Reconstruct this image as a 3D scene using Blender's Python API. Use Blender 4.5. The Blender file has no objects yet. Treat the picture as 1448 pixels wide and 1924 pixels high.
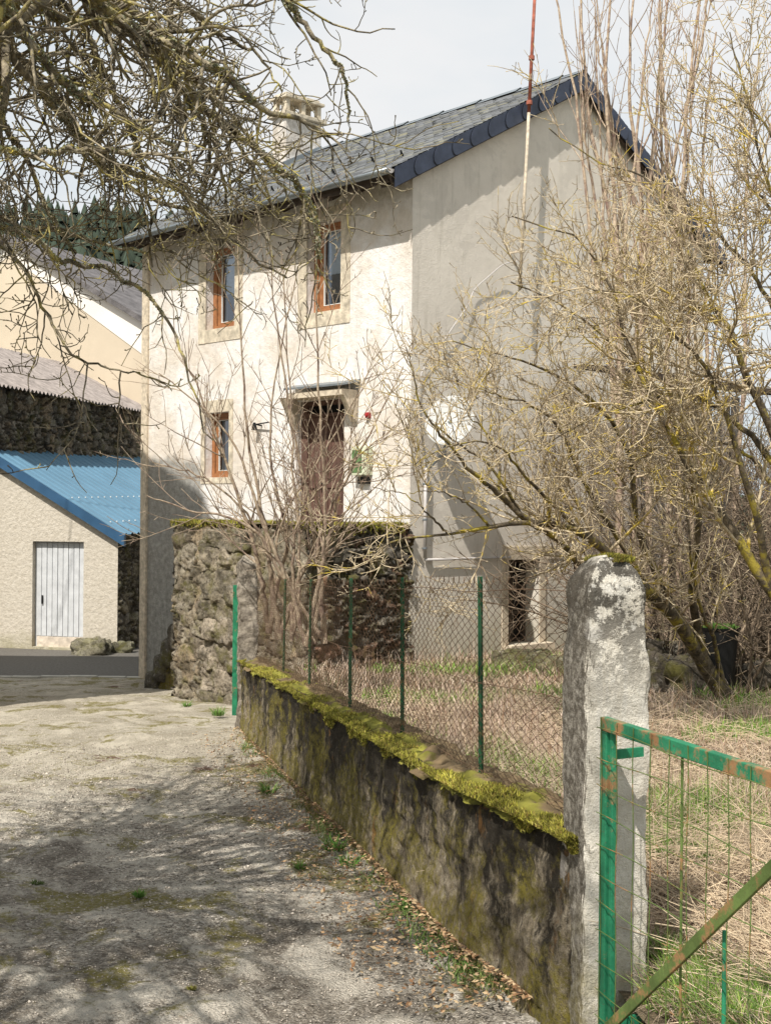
import bpy, math, random
import numpy as np
from mathutils import Vector, Matrix
rng = np.random.default_rng(7)
random.seed(7)
R = math.radians
sc = bpy.context.scene
COL = sc.collection
F, CX, CY, ROLL = 2450.0, 724.0, 962.0, R(0.5)

def P(px, py, d):
    dx, dy = px - CX, py - CY
    c, s = math.cos(ROLL), math.sin(ROLL)
    lx, ly = dx * c + dy * s, dy * c - dx * s
    return np.array([lx / F * d, d, -ly / F * d])

# ------------------------------------------------------------------ noise
def _h(ix, iy, iz, seed):
    n = (ix.astype(np.int64) * 374761393 + iy.astype(np.int64) * 668265263 + iz.astype(np.int64) * 2147483647 + seed * 1274126177) & 0xffffffff
    n = ((n ^ (n >> 13)) * 1274126177) & 0xffffffff
    n = ((n ^ (n >> 16)) * 2246822519) & 0xffffffff
    return ((n ^ (n >> 15)) & 0xffffff) / float(0xffffff)

def vnoise(x, y, z=0.0, seed=0):
    x, y = np.asarray(x, float), np.asarray(y, float)
    z = np.zeros_like(x) + z
    xi, yi, zi = np.floor(x), np.floor(y), np.floor(z)
    fx, fy, fz = x - xi, y - yi, z - zi
    fx, fy, fz = [f * f * (3 - 2 * f) for f in (fx, fy, fz)]
    r = 0
    for a in (0, 1):
        for b in (0, 1):
            for c in (0, 1):
                w = (fx if a else 1 - fx) * (fy if b else 1 - fy) * (fz if c else 1 - fz)
                r = r + w * _h(xi + a, yi + b, zi + c, seed)
    return r * 2 - 1

def fbm(x, y, z=0.0, oct=4, seed=0, gain=.5):
    r, a, f = 0, 1.0, 1.0
    for o in range(oct):
        r = r + a * vnoise(np.asarray(x) * f, np.asarray(y) * f, np.asarray(z) * f, seed + o * 17)
        a *= gain; f *= 2.03
    return r

def worley(x, y, seed=0, jit=.85):
    xi, yi = np.floor(x), np.floor(y)
    f1 = np.full(x.shape, 9.0); f2 = np.full(x.shape, 9.0); idc = np.zeros(x.shape)
    for a in (-1, 0, 1):
        for b in (-1, 0, 1):
            cx, cy = xi + a, yi + b
            z = np.zeros_like(cx)
            ox = .5 + jit * (_h(cx, cy, z, seed) - .5); oy = .5 + jit * (_h(cx, cy, z + 1, seed) - .5)
            d = np.maximum(np.abs(cx + ox - x), np.abs(cy + oy - y)) * .45 + np.hypot(cx + ox - x, cy + oy - y) * .6
            new = d < f1
            f2 = np.where(new, f1, np.minimum(f2, d))
            idc = np.where(new, _h(cx, cy, z + 2, seed), idc)
            f1 = np.where(new, d, f1)
    return f1, f2, idc

def sstep(a, b, x):
    t = np.clip((x - a) / (b - a), 0, 1)
    return t * t * (3 - 2 * t)

# ------------------------------------------------------------------ object helpers
def tag(o, label=None, cat=None, group=None, kind=None):
    if label: o['label'] = label
    if cat: o['category'] = cat
    if group: o['group'] = group
    if kind: o['kind'] = kind
    return o

def empty(name, loc, label, cat, group=None):
    o = bpy.data.objects.new(name, None)
    o.empty_display_size = .2
    o.location = loc
    COL.objects.link(o)
    return tag(o, label, cat, group)

def mesh_np(name, V, Fq, mat, parent=None, col=None, smooth=False, attr2=None):
    """V (n,3); Fq int array (m,4) or (m,3)"""
    me = bpy.data.meshes.new(name)
    V = np.ascontiguousarray(V, dtype=np.float32)
    off = np.zeros(3, np.float32)
    if parent is not None:
        off = np.array(parent.matrix_world_loc if hasattr(parent, 'matrix_world_loc') else gloc(parent), np.float32)
    V = V - off
    Fq = np.ascontiguousarray(Fq, dtype=np.int32)
    k = Fq.shape[1]; m = len(Fq)
    me.vertices.add(len(V)); me.vertices.foreach_set('co', V.ravel())
    me.loops.add(m * k); me.loops.foreach_set('vertex_index', Fq.ravel())
    me.polygons.add(m)
    me.polygons.foreach_set('loop_start', np.arange(0, m * k, k, dtype=np.int32))
    try: me.polygons.foreach_set('loop_total', np.full(m, k, np.int32))
    except Exception: pass
    if smooth: me.polygons.foreach_set('use_smooth', np.ones(m, bool))
    me.update(calc_edges=True)
    if col is not None:
        ca = me.color_attributes.new('Col', 'FLOAT_COLOR', 'POINT')
        c4 = np.ones((len(V), 4), np.float32); c4[:, :3] = col
        ca.data.foreach_set('color', c4.ravel())
    o = bpy.data.objects.new(name, me)
    if mat: me.materials.append(mat)
    COL.objects.link(o)
    if parent is not None: o.parent = parent
    return o

def gloc(o):
    l = np.array(o.location[:])
    while o.parent:
        o = o.parent; l = l + np.array(o.location[:])
    return l

class MB:
    def __init__(s): s.v = []; s.f = []; s.mi = []; s.cur = 0
    def quad(s, a, b, c, d):
        n = len(s.v); s.v += [tuple(a), tuple(b), tuple(c), tuple(d)]; s.f.append((n, n + 1, n + 2, n + 3)); s.mi.append(s.cur)
    def poly(s, pts):
        n = len(s.v); s.v += [tuple(p) for p in pts]; s.f.append(tuple(range(n, n + len(pts)))); s.mi.append(s.cur)
    def hexa(s, p):
        """8 points: 0-3 bottom loop, 4-7 top loop"""
        n = len(s.v); s.v += [tuple(q) for q in p]
        for f in ((3, 2, 1, 0), (4, 5, 6, 7), (0, 1, 5, 4), (1, 2, 6, 5), (2, 3, 7, 6), (3, 0, 4, 7)):
            s.f.append(tuple(n + i for i in f)); s.mi.append(s.cur)
    def fbox(s, fr, u0, u1, n0, n1, z0, z1):
        g = fr
        s.hexa([g(u0, n0, z0), g(u1, n0, z0), g(u1, n1, z0), g(u0, n1, z0), g(u0, n0, z1), g(u1, n0, z1), g(u1, n1, z1), g(u0, n1, z1)])
    def bar(s, a, b, w, h=None, up=(0, 0, 1)):
        a, b = Vector(a), Vector(b); h = h or w
        t = (b - a).normalized(); u = t.cross(Vector(up))
        if u.length < 1e-3: u = t.cross(Vector((0, 1, 0)))
        u.normalize(); v = u.cross(t).normalized()
        q = []
        for p in (a, b):
            q += [p - u * w / 2 - v * h / 2, p + u * w / 2 - v * h / 2, p + u * w / 2 + v * h / 2, p - u * w / 2 + v * h / 2]
        s.hexa(q)
    def cyl(s, a, b, r0, r1=None, n=10, caps=True):
        r1 = r0 if r1 is None else r1
        a, b = Vector(a), Vector(b); t = (b - a).normalized()
        u = t.orthogonal().normalized(); v = t.cross(u)
        k = len(s.v)
        for p, r in ((a, r0), (b, r1)):
            for i in range(n):
                an = 2 * math.pi * i / n
                s.v.append(tuple(p + u * math.cos(an) * r + v * math.sin(an) * r))
        for i in range(n):
            j = (i + 1) % n
            s.f.append((k + i, k + j, k + n + j, k + n + i)); s.mi.append(s.cur)
        if caps:
            s.f.append(tuple(k + n - 1 - i for i in range(n))); s.mi.append(s.cur)
            s.f.append(tuple(k + n + i for i in range(n))); s.mi.append(s.cur)
    def build(s, name, mat, parent=None, smooth=False, bevel=0.0):
        me = bpy.data.meshes.new(name)
        off = Vector(gloc(parent)) if parent is not None else Vector((0, 0, 0))
        me.from_pydata([tuple(Vector(v) - off) for v in s.v], [], s.f)
        mats = mat if isinstance(mat, (list, tuple)) else [mat]
        for m in mats: me.materials.append(m)
        if len(mats) > 1: me.polygons.foreach_set('material_index', s.mi)
        if smooth: me.polygons.foreach_set('use_smooth', [True] * len(me.polygons))
        me.update()
        o = bpy.data.objects.new(name, me); COL.objects.link(o)
        if parent is not None: o.parent = parent
        if bevel:
            m = o.modifiers.new('bevel', 'BEVEL'); m.width = bevel; m.segments = 2; m.limit_method = 'ANGLE'
        return o

def frame(O, U, N):
    """returns g(u,n,z): O (x,y), U along, N outward"""
    return lambda u, n, z: (O[0] + U[0] * u + N[0] * n, O[1] + U[1] * u + N[1] * n, z)

def wall_holes(mb, g, u0, u1, z0, z1, holes):
    us = sorted({u0, u1, *[h[0] for h in holes], *[h[1] for h in holes]})
    zs = sorted({z0, z1, *[h[2] for h in holes], *[h[3] for h in holes]})
    for i in range(len(us) - 1):
        for j in range(len(zs) - 1):
            uc, zc = (us[i] + us[i + 1]) / 2, (zs[j] + zs[j + 1]) / 2
            if any(h[0] < uc < h[1] and h[2] < zc < h[3] for h in holes): continue
            mb.quad(g(us[i], 0, zs[j]), g(us[i + 1], 0, zs[j]), g(us[i + 1], 0, zs[j + 1]), g(us[i], 0, zs[j + 1]))
    for a, b, c, d, dep in holes:
        mb.quad(g(a, 0, c), g(a, -dep, c), g(a, -dep, d), g(a, 0, d))
        mb.quad(g(b, 0, c), g(b, -dep, c), g(b, -dep, d), g(b, 0, d))
        mb.quad(g(a, 0, c), g(b, 0, c), g(b, -dep, c), g(a, -dep, c))
        mb.quad(g(a, 0, d), g(b, 0, d), g(b, -dep, d), g(a, -dep, d))

# ------------------------------------------------------------------ materials
class NT:
    def __init__(s, name):
        s.m = bpy.data.materials.new(name); s.m.use_nodes = True
        s.t = s.m.node_tree; s.n = s.t.nodes; s.l = s.t.links
        s.b = s.n['Principled BSDF']; s.b.inputs['Roughness'].default_value = .9
        s.b.inputs['Specular IOR Level'].default_value = .25
        s.tc = s.n.new('ShaderNodeTexCoord')
        s.geo = None
    def pos(s, sx=1, sy=1, sz=1):
        if s.geo is None: s.geo = s.n.new('ShaderNodeNewGeometry')
        mp = s.n.new('ShaderNodeMapping'); mp.inputs['Scale'].default_value = (sx, sy, sz)
        s.l.new(s.geo.outputs['Position'], mp.inputs['Vector']); return mp.outputs[0]
    def noise(s, scale, detail=4, rough=.55, vec=None, dist=0):
        n = s.n.new('ShaderNodeTexNoise'); n.inputs['Scale'].default_value = scale
        n.inputs['Detail'].default_value = detail; n.inputs['Roughness'].default_value = rough; n.inputs['Distortion'].default_value = dist
        s.l.new(vec if vec is not None else s.pos(), n.inputs['Vector']); return n.outputs['Fac']
    def voro(s, scale, feat='F1', out='Distance', vec=None, rnd=1):
        n = s.n.new('ShaderNodeTexVoronoi'); n.feature = feat; n.inputs['Scale'].default_value = scale
        n.inputs['Randomness'].default_value = rnd
        s.l.new(vec if vec is not None else s.pos(), n.inputs['Vector']); return n.outputs[out]
    def ramp(s, fac, stops, const=False):
        r = s.n.new('ShaderNodeValToRGB'); e = r.color_ramp.elements
        while len(e) < len(stops): e.new(.5)
        for i, (p, c) in enumerate(stops):
            e[i].position = p; e[i].color = (*c, 1) if hasattr(c, '__len__') else (c, c, c, 1)
        if const: r.color_ramp.interpolation = 'CONSTANT'
        s.l.new(fac, r.inputs[0]); return r.outputs[0]
    def mix(s, fac, a, b, mode='MIX'):
        n = s.n.new('ShaderNodeMix'); n.data_type = 'RGBA'; n.blend_type = mode
        for i, v in ((0, fac), (6, a), (7, b)):
            if hasattr(v, 'links') or hasattr(v, 'is_linked'): s.l.new(v, n.inputs[i])
            elif i == 0: n.inputs[0].default_value = v
            else: n.inputs[i].default_value = (*v, 1)
        return n.outputs[2]
    def math(s, op, a, b=0.0):
        n = s.n.new('ShaderNodeMath'); n.operation = op
        for i, v in ((0, a), (1, b)):
            if hasattr(v, 'is_linked'): s.l.new(v, n.inputs[i])
            else: n.inputs[i].default_value = v
        return n.outputs[0]
    def attr(s, name='Col'):
        n = s.n.new('ShaderNodeAttribute'); n.attribute_name = name; return n.outputs['Color']
    def sepz(s, which='Z'):
        if s.geo is None: s.geo = s.n.new('ShaderNodeNewGeometry')
        n = s.n.new('ShaderNodeSeparateXYZ'); s.l.new(s.geo.outputs['Position'], n.inputs[0]); return n.outputs[which]
    def bump(s, h, dist=.01, strength=1.0):
        n = s.n.new('ShaderNodeBump'); n.inputs['Distance'].default_value = dist; n.inputs['Strength'].default_value = strength
        s.l.new(h, n.inputs['Height']); s.l.new(n.outputs[0], s.b.inputs['Normal'])
    def base(s, c):
        if hasattr(c, 'is_linked'): s.l.new(c, s.b.inputs['Base Color'])
        else: s.b.inputs['Base Color'].default_value = (*c, 1)
        return s
    def set(s, **k):
        for a, v in k.items(): s.b.inputs[a.replace('_', ' ')].default_value = v
        return s

def m_simple(name, c, rough=.7, var=.25, scale=12, bump=.003, metallic=0):
    t = NT(name)
    n = t.noise(scale, 5)
    d = tuple(x * (1 - var) for x in c); l = tuple(min(1, x * (1 + var)) for x in c)
    t.base(t.ramp(n, [(.3, d), (.7, l)])); t.set(Roughness=rough, Metallic=metallic)
    if bump: t.bump(t.noise(scale * 4, 4), bump)
    return t.m

def m_facade():
    t = NT('old_white_render')
    big = t.noise(.9, 5, .6); mid = t.noise(4.5, 6, .65); fine = t.noise(38, 4, .6)
    c = t.ramp(big, [(.46, (.80, .77, .74)), (.60, (.69, .62, .54))])
    c = t.mix(t.ramp(mid, [(.5, 0.), (.75, .45)]), c, (.60, .53, .43))
    c = t.mix(t.ramp(fine, [(.66, 0.), (.76, .5)]), c, (.36, .31, .26))
    st = t.noise(1, 5, .7, t.pos(9, 9, .8))
    c = t.mix(t.ramp(st, [(.5, 0.), (.75, .55)]), c, (.55, .52, .47))
    z = t.sepz()
    zz = t.math('ADD', z, t.math('MULTIPLY', t.noise(2.2, 5), .9))
    c = t.mix(t.ramp(t.math('MULTIPLY', t.math('ADD', zz, 3.0), .25), [(.30, .8), (.95, 0.)]), c, (.36, .35, .31))
    # dark brown mottling, stronger towards the top of the wall
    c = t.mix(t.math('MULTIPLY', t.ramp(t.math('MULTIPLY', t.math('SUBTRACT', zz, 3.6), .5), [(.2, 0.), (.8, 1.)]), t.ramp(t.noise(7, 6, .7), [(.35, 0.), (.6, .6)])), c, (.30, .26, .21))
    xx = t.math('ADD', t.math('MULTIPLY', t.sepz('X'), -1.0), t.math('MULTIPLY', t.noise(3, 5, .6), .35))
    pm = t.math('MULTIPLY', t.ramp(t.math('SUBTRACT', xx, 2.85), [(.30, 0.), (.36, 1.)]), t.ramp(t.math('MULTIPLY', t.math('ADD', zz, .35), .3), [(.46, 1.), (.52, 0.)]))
    c = t.mix(t.math('MULTIPLY', pm, .85), c, t.ramp(t.noise(11, 6, .75), [(.35, (.17, .165, .15)), (.65, (.36, .35, .32))]))  # grey cement patch, darkened so its colour also carries the neighbour house's shadow
    t.base(c)
    h = t.math('ADD', t.math('MULTIPLY', t.noise(55, 5, .7), .5), t.math('MULTIPLY', t.noise(9, 4), 1.0))
    t.bump(h, .022); t.set(Roughness=.95)
    return t.m

def m_gable():
    t = NT('grey_cement_render')
    c = t.ramp(t.noise(.8, 5, .6), [(.35, (.68, .62, .54)), (.65, (.76, .70, .61))])
    c = t.mix(t.ramp(t.noise(6, 6, .7), [(.45, 0.), (.8, .4)]), c, (.56, .51, .43))
    z = t.sepz()
    zz = t.math('ADD', z, t.math('MULTIPLY', t.noise(1.6, 6, .65), 1.3))
    c = t.mix(t.ramp(t.math('MULTIPLY', t.math('ADD', zz, 2.2), .4), [(.1, .85), (.75, 0.)]), c, (.27, .25, .15))
    st = t.noise(1, 5, .7, t.pos(7, 7, .6))
    c = t.mix(t.ramp(st, [(.55, 0.), (.7, .4)]), c, (.42, .38, .30))
    c = t.mix(t.ramp(t.noise(1.1, 7, .7, None, .6), [(.52, 0.), (.56, .28)]), c, (.50, .46, .40))
    t.base(c); t.bump(t.math('ADD', t.noise(60, 4, .7), t.noise(6, 4)), .008)
    return t.m

def m_stoneattr(name, rough=.95, bd=.012, moss=0.0, mossc=(.20, .19, .03)):
    t = NT(name)
    c = t.attr()
    c = t.mix(t.ramp(t.noise(22, 7, .8), [(.38, .85), (.52, 0.)]), c, (.05, .042, .03))
    c = t.mix(t.ramp(t.noise(12, 7, .78), [(.54, 0.), (.64, .65)]), c, (.50, .46, .39))
    c = t.mix(t.ramp(t.noise(2.4, 6, .7), [(.50, 0.), (.62, .7)]), c, (.06, .052, .035))
    if moss: c = t.mix(t.ramp(t.noise(3.2, 6, .7), [(.5, 0.), (.5 + .15, moss)]), c, mossc)
    t.base(c); t.bump(t.math('ADD', t.noise(30, 6, .8), t.noise(120, 3)), bd * 2)
    return t.m

def m_attr(name, rough=.85, sub=0, bumps=True, spec=.2):
    t = NT(name); t.base(t.attr()); t.set(Roughness=rough)
    t.b.inputs['Specular IOR Level'].default_value = spec
    return t.m

def m_bark(name, c0, c1, lich=(.52, .42, .06), amt=.5, thr=.55, dark=(.03, .025, .018)):
    t = NT(name)
    c = t.ramp(t.noise(22, 5, .6), [(.3, c0), (.65, c1)])
    c = t.mix(t.ramp(t.noise(7, 5, .7), [(.35, .8), (.55, 0.)]), c, dark)
    c = t.mix(t.ramp(t.noise(4.5, 6, .75), [(thr, 0.), (thr + .1, amt)]), c, lich)
    t.base(c); t.bump(t.noise(90, 4), .006)
    return t.m

M = {}
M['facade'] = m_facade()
M['gable'] = m_gable()
M['quoin'] = m_simple('granite_surround', (.56, .49, .38), .95, .35, 9, .01)
M['slate'] = m_attr('slate', .5, spec=.4)
M['fascia'] = m_simple('fascia_slate', (.045, .055, .085), .42, .25, 5, .002)
M['zinc'] = m_simple('zinc', (.26, .29, .31), .45, .2, 4, .001, .6)
M['darkwood'] = m_simple('dark_eave_wood', (.06, .045, .035), .9, .4, 9)
M['orange'] = m_simple('varnished_wood', (.30, .13, .055), .45, .25, 14, .001)
M['doorwood'] = m_simple('brown_door', (.12, .068, .052), .7, .3, 8)
M['dark'] = m_simple('dark_interior', (.012, .011, .010), .9, .3, 3, 0)
M['curtain'] = m_simple('curtain', (.62, .66, .72), .9, .15, 20, .003)
M['white'] = m_simple('white_paint', (.75, .75, .72), .55, .1, 9, .001)
M['pipe'] = m_simple('grey_pvc', (.50, .47, .45), .4, .1, 9, .0)
M['rust'] = m_simple('rusty_red', (.30, .10, .065), .8, .4, 14, .002)
M['cream'] = m_simple('cream_weathered', (.55, .47, .36), .8, .3, 14, .002)
M['greenbox'] = m_simple('green_panel', (.10, .17, .07), .3, .4, 14, .0)
M['limebox'] = m_simple('pale_green', (.60, .63, .46), .6, .15, 9, .0)
M['black'] = m_simple('black_plastic', (.012, .012, .012), .45, .4, 6, .001)
M['red'] = m_simple('red_plastic', (.32, .03, .03), .4, .1, 6, .0)
M['blue'] = m_simple('blue_steel', (.105, .205, .29), .45, .10, 1.5, 0)
M['darkblue'] = m_simple('dark_blue_steel', (.035, .09, .17), .35, .15, 3, 0)
M['greydoor'] = m_simple('grey_painted_planks', (.55, .56, .57), .7, .12, 6, .002)
M['yellow'] = m_simple('buff_render', (.56, .475, .36), .95, .08, .7, .004)
M['band'] = m_simple('pale_band', (.76, .71, .64), .95, .06, 1, .003)
M['fibre'] = m_simple('fibre_cement', (.27, .235, .215), .95, .35, 5, .006)
M['stone'] = m_stoneattr('rubble_stone', moss=.35)
M['mossstone'] = m_stoneattr('mossy_rubble', moss=.75, mossc=(.15, .14, .025))
M['moss'] = m_attr('moss', .95)
M['blade'] = m_attr('grass_blades', .8)
M['conif'] = m_attr('conifer', .95)
M['wire'] = m_simple('rusty_wire', (.16, .10, .06), .8, .4, 12, 0)
M['postgreen'] = None
M['dish'] = m_simple('dish_enamel', (.46, .46, .44), .5, .12, 5, .001)

def m_greenpaint(name, amt, base=(.025, .20, .10)):
    t = NT(name)
    c = t.ramp(t.noise(9, 5, .6), [(.35, tuple(x * .7 for x in base)), (.7, tuple(x * 1.25 for x in base))])
    c = t.mix(t.ramp(t.noise(7.5, 6, .75), [(.62 - amt * .25, 0.), (.68 - amt * .2, .95)]), c, (.32, .17, .08))
    c = t.mix(t.ramp(t.noise(60, 4, .7), [(.62, 0.), (.68, .8)]), c, (.10, .07, .04))
    t.base(c); t.bump(t.noise(70, 4), .002); t.set(Roughness=.5)
    return t.m
M['gate'] = m_greenpaint('chipped_green_paint', .22)
M['gaterust'] = m_greenpaint('rusted_green_paint', .35, (.11, .16, .045))
M['postgreen'] = m_greenpaint('weathered_green_post', .1, (.025, .10, .045))

def m_glass():
    t = NT('window_glass')
    g = t.n.new('ShaderNodeBsdfGlossy'); g.inputs['Roughness'].default_value = .03
    g.inputs['Color'].default_value = (.75, .8, .9, 1)
    tr = t.n.new('ShaderNodeBsdfTransparent'); tr.inputs['Color'].default_value = (.72, .78, .82, 1)
    mx = t.n.new('ShaderNodeMixShader'); mx.inputs[0].default_value = .22
    t.l.new(tr.outputs[0], mx.inputs[1]); t.l.new(g.outputs[0], mx.inputs[2])
    t.l.new(mx.outputs[0], t.n['Material Output'].inputs['Surface'])
    return t.m
M['glass'] = m_glass()

def m_lowwall():
    t = NT('stained_concrete_wall')
    y_ = t.math('MULTIPLY', t.sepz(), 1.0)
    # height above the lane: z + 1.5 + .0642 y
    n2 = t.n.new('ShaderNodeSeparateXYZ'); t.l.new(t.geo.outputs['Position'], n2.inputs[0])
    hgt = t.math('ADD', t.math('ADD', n2.outputs['Z'], 1.5), t.math('MULTIPLY', n2.outputs['Y'], .0642))
    streak = t.noise(1, 8, .8, t.pos(6, 3.6, 1.5), .25)
    patch = t.noise(1, 7, .75, t.pos(4, 2.2, 3.2), .3)
    grain = t.noise(55, 7, .85)
    c = t.ramp(t.noise(20, 7, .78), [(.33, (.11, .085, .055)), (.5, (.31, .255, .175)), (.68, (.54, .47, .36))])
    topf = t.ramp(hgt, [(.25, 0.), (.62, .13)])
    c = t.mix(t.ramp(t.math('ADD', streak, topf), [(.475, 0.), (.57, .95)]), c, (.03, .024, .016))
    lowf = t.ramp(hgt, [(.0, .12), (.55, 0.)])
    mm = t.math('MULTIPLY', t.ramp(t.math('ADD', patch, lowf), [(.50, 0.), (.60, 1.)]), t.ramp(t.noise(34, 7, .82), [(.40, .1), (.54, .95)]))
    c = t.mix(mm, c, (.24, .20, .035))
    c = t.mix(t.ramp(t.noise(1, 6, .75, t.pos(9, 6, 3), .2), [(.60, 0.), (.68, .7)]), c, (.30, .15, .045))
    c = t.mix(t.ramp(grain, [(.36, .95), (.45, 0.)]), c, (.018, .015, .01))
    c = t.mix(t.ramp(grain, [(.60, 0.), (.70, .7)]), c, (.58, .54, .47))
    t.base(c); t.bump(t.math('ADD', t.math('MULTIPLY', t.noise(85, 6, .8), 1.0), t.math('MULTIPLY', t.noise(1, 6, .75, t.pos(22, 14, 30)), .5)), .03)
    return t.m
M['lowwall'] = m_lowwall()

def m_pillar():
    t = NT('old_concrete_pillar')
    c = t.ramp(t.noise(10, 6, .7), [(.3, (.56, .51, .42)), (.7, (.84, .79, .69))])
    c = t.mix(t.ramp(t.noise(1, 5, .7, t.pos(40, 40, 2.0)), [(.5, 0.), (.7, .35)]), c, (.72, .70, .66))
    z = t.sepz()
    up = t.ramp(t.math('ADD', z, .9), [(.15, 0.), (.60, 1.)])
    lich = t.math('MULTIPLY', up, t.ramp(t.noise(15, 8, .82), [(.46, 0.), (.51, .95)]))
    c = t.mix(lich, c, (.085, .075, .06))
    c = t.mix(t.math('MULTIPLY', up, t.ramp(t.noise(16, 5, .7), [(.57, 0.), (.63, .8)])), c, (.72, .69, .62))
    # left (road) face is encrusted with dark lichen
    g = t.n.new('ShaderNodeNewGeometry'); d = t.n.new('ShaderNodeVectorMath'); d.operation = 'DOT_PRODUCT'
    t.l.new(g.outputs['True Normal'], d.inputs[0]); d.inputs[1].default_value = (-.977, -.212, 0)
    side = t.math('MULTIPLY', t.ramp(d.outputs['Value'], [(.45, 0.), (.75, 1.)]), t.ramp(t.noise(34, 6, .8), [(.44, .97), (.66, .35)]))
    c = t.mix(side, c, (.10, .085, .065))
    low = t.ramp(t.math('ADD', z, 2.0), [(.25, 1.), (.75, 0.)])
    c = t.mix(t.math('MULTIPLY', low, t.ramp(t.noise(9, 5, .7), [(.4, 0.), (.6, .8)])), c, (.27, .23, .08))
    c = t.mix(t.ramp(t.noise(4, 3, .5), [(.62, 0.), (.70, .55)]), c, (.30, .28, .26))
    t.base(c); t.bump(t.math('ADD', t.math('MULTIPLY', t.noise(110, 4, .8), .7), t.noise(24, 5, .7)), .016)
    return t.m
M['pillar'] = m_pillar()

def m_rough(name, a, b, bd=.03, sc_=16, mossz=None):
    t = NT(name)
    c = t.ramp(t.noise(sc_, 6, .65), [(.3, a), (.7, b)])
    if mossz is not None:
        z = t.math('ADD', t.sepz(), t.math('MULTIPLY', t.noise(3, 5, .7), .8))
        c = t.mix(t.ramp(t.math('SUBTRACT', z, mossz), [(.25, .8), (.85, 0.)]), c, (.23, .21, .09))
    t.base(c); t.bump(t.noise(sc_ * .8, 5, .7), bd); return t.m
def m_lane():
    t = NT('gravelly_lane')
    cell = t.voro(85, 'F1', 'Color'); dist = t.voro(85)
    sep = t.n.new('ShaderNodeSeparateColor'); t.l.new(cell, sep.inputs[0])
    c = t.ramp(sep.outputs[0], [(0., (.20, .175, .14)), (.5, (.42, .37, .30)), (.85, (.60, .54, .45)), (1., (.78, .72, .64))])
    pit = t.ramp(t.noise(26, 7, .85), [(.40, .95), (.50, 0.)])
    c = t.mix(pit, c, (.075, .06, .045))
    c = t.mix(t.ramp(t.noise(48, 6, .85), [(.56, 0.), (.64, .7)]), c, (.72, .67, .58))
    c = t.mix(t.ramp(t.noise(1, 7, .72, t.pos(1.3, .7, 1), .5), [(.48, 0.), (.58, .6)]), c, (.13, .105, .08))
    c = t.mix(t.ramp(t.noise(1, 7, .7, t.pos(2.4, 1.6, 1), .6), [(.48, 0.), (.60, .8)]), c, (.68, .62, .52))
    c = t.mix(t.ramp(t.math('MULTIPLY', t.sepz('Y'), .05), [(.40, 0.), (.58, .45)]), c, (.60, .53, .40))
    mo = t.math('MULTIPLY', t.ramp(t.noise(1, 7, .72, t.pos(1.7, 1.2, 1), .7), [(.53, 0.), (.585, 1.)]), t.ramp(t.noise(30, 5, .8), [(.36, .1), (.54, .95)]))
    c = t.mix(mo, c, (.21, .18, .045))
    c = t.mix(t.ramp(t.noise(1, 4, .6, t.pos(1.8, 1.1, 3)), [(.655, 0.), (.69, .85)]), c, (.16, .085, .06))
    t.base(c)
    h = t.math('ADD', t.math('MULTIPLY', dist, -.5), t.math('ADD', t.math('MULTIPLY', t.noise(30, 6, .8), .9), t.math('MULTIPLY', t.noise(150, 4), .4)))
    t.bump(h, .028); t.set(Roughness=.95)
    return t.m
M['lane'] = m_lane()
M['oldpost'] = m_rough('old_granite_post', (.12, .10, .08), (.40, .35, .28), .03, 14)

def m_soil():
    t = NT('garden_soil')
    c = t.ramp(t.noise(9, 6, .7), [(.3, (.10, .075, .045)), (.7, (.30, .24, .15))])
    c = t.mix(t.ramp(t.noise(.9, 5, .6), [(.5, 0.), (.62, .6)]), c, (.10, .14, .03))
    t.base(c); t.bump(t.noise(30, 6, .7), .04); return t.m
M['soil'] = m_soil()
M['asphalt'] = m_simple('asphalt', (.13, .12, .105), .9, .25, 20, .01)
M['kerb'] = m_simple('kerb_concrete', (.42, .40, .35), .9, .2, 6, .006)
M['verge'] = m_simple('far_ground', (.16, .15, .09), .95, .3, .3, 0)
M['hill'] = m_simple('far_hillside', (.05, .065, .04), .95, .35, .02, 0)

M['garagewall'] = m_rough('rough_cast_render', (.47, .42, .34), (.62, .565, .48), .028, 16, -3.0)
def m_plank():
    t = NT('weathered_boards')
    c = t.ramp(t.noise(1, 5, .7, t.pos(30, 30, 1.2)), [(.3, (.11, .095, .08)), (.7, (.40, .36, .31))])
    t.base(t.mix(t.ramp(t.noise(3, 4), [(.5, 0.), (.7, .5)]), c, (.10, .08, .06))); t.bump(t.noise(1, 4, .6, t.pos(60, 60, 2)), .006); return t.m
M['plank'] = m_plank()
M['bark_apple'] = m_bark('lichened_bark', (.07, .055, .04), (.42, .36, .25), (.46, .39, .12), .85, .52, (.012, .010, .008))
M['bark_quince'] = m_bark('garden_tree_bark', (.05, .038, .026), (.22, .175, .115), (.40, .32, .05), .9, .51)
M['twig_quince'] = m_bark('pale_twigs', (.34, .26, .16), (.76, .64, .44), (.62, .46, .04), .92, .535, (.10, .07, .05))
M['twig_sapling'] = m_bark('sapling_bark', (.28, .20, .14), (.60, .48, .35), (.45, .40, .15), .5, .60, (.16, .09, .08))
M['twig_shrub'] = m_bark('shrub_bark', (.22, .155, .105), (.48, .39, .28), (.45, .38, .14), .4, .62, (.13, .08, .07))
M['lichen'] = m_attr('lichen', .95)

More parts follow.
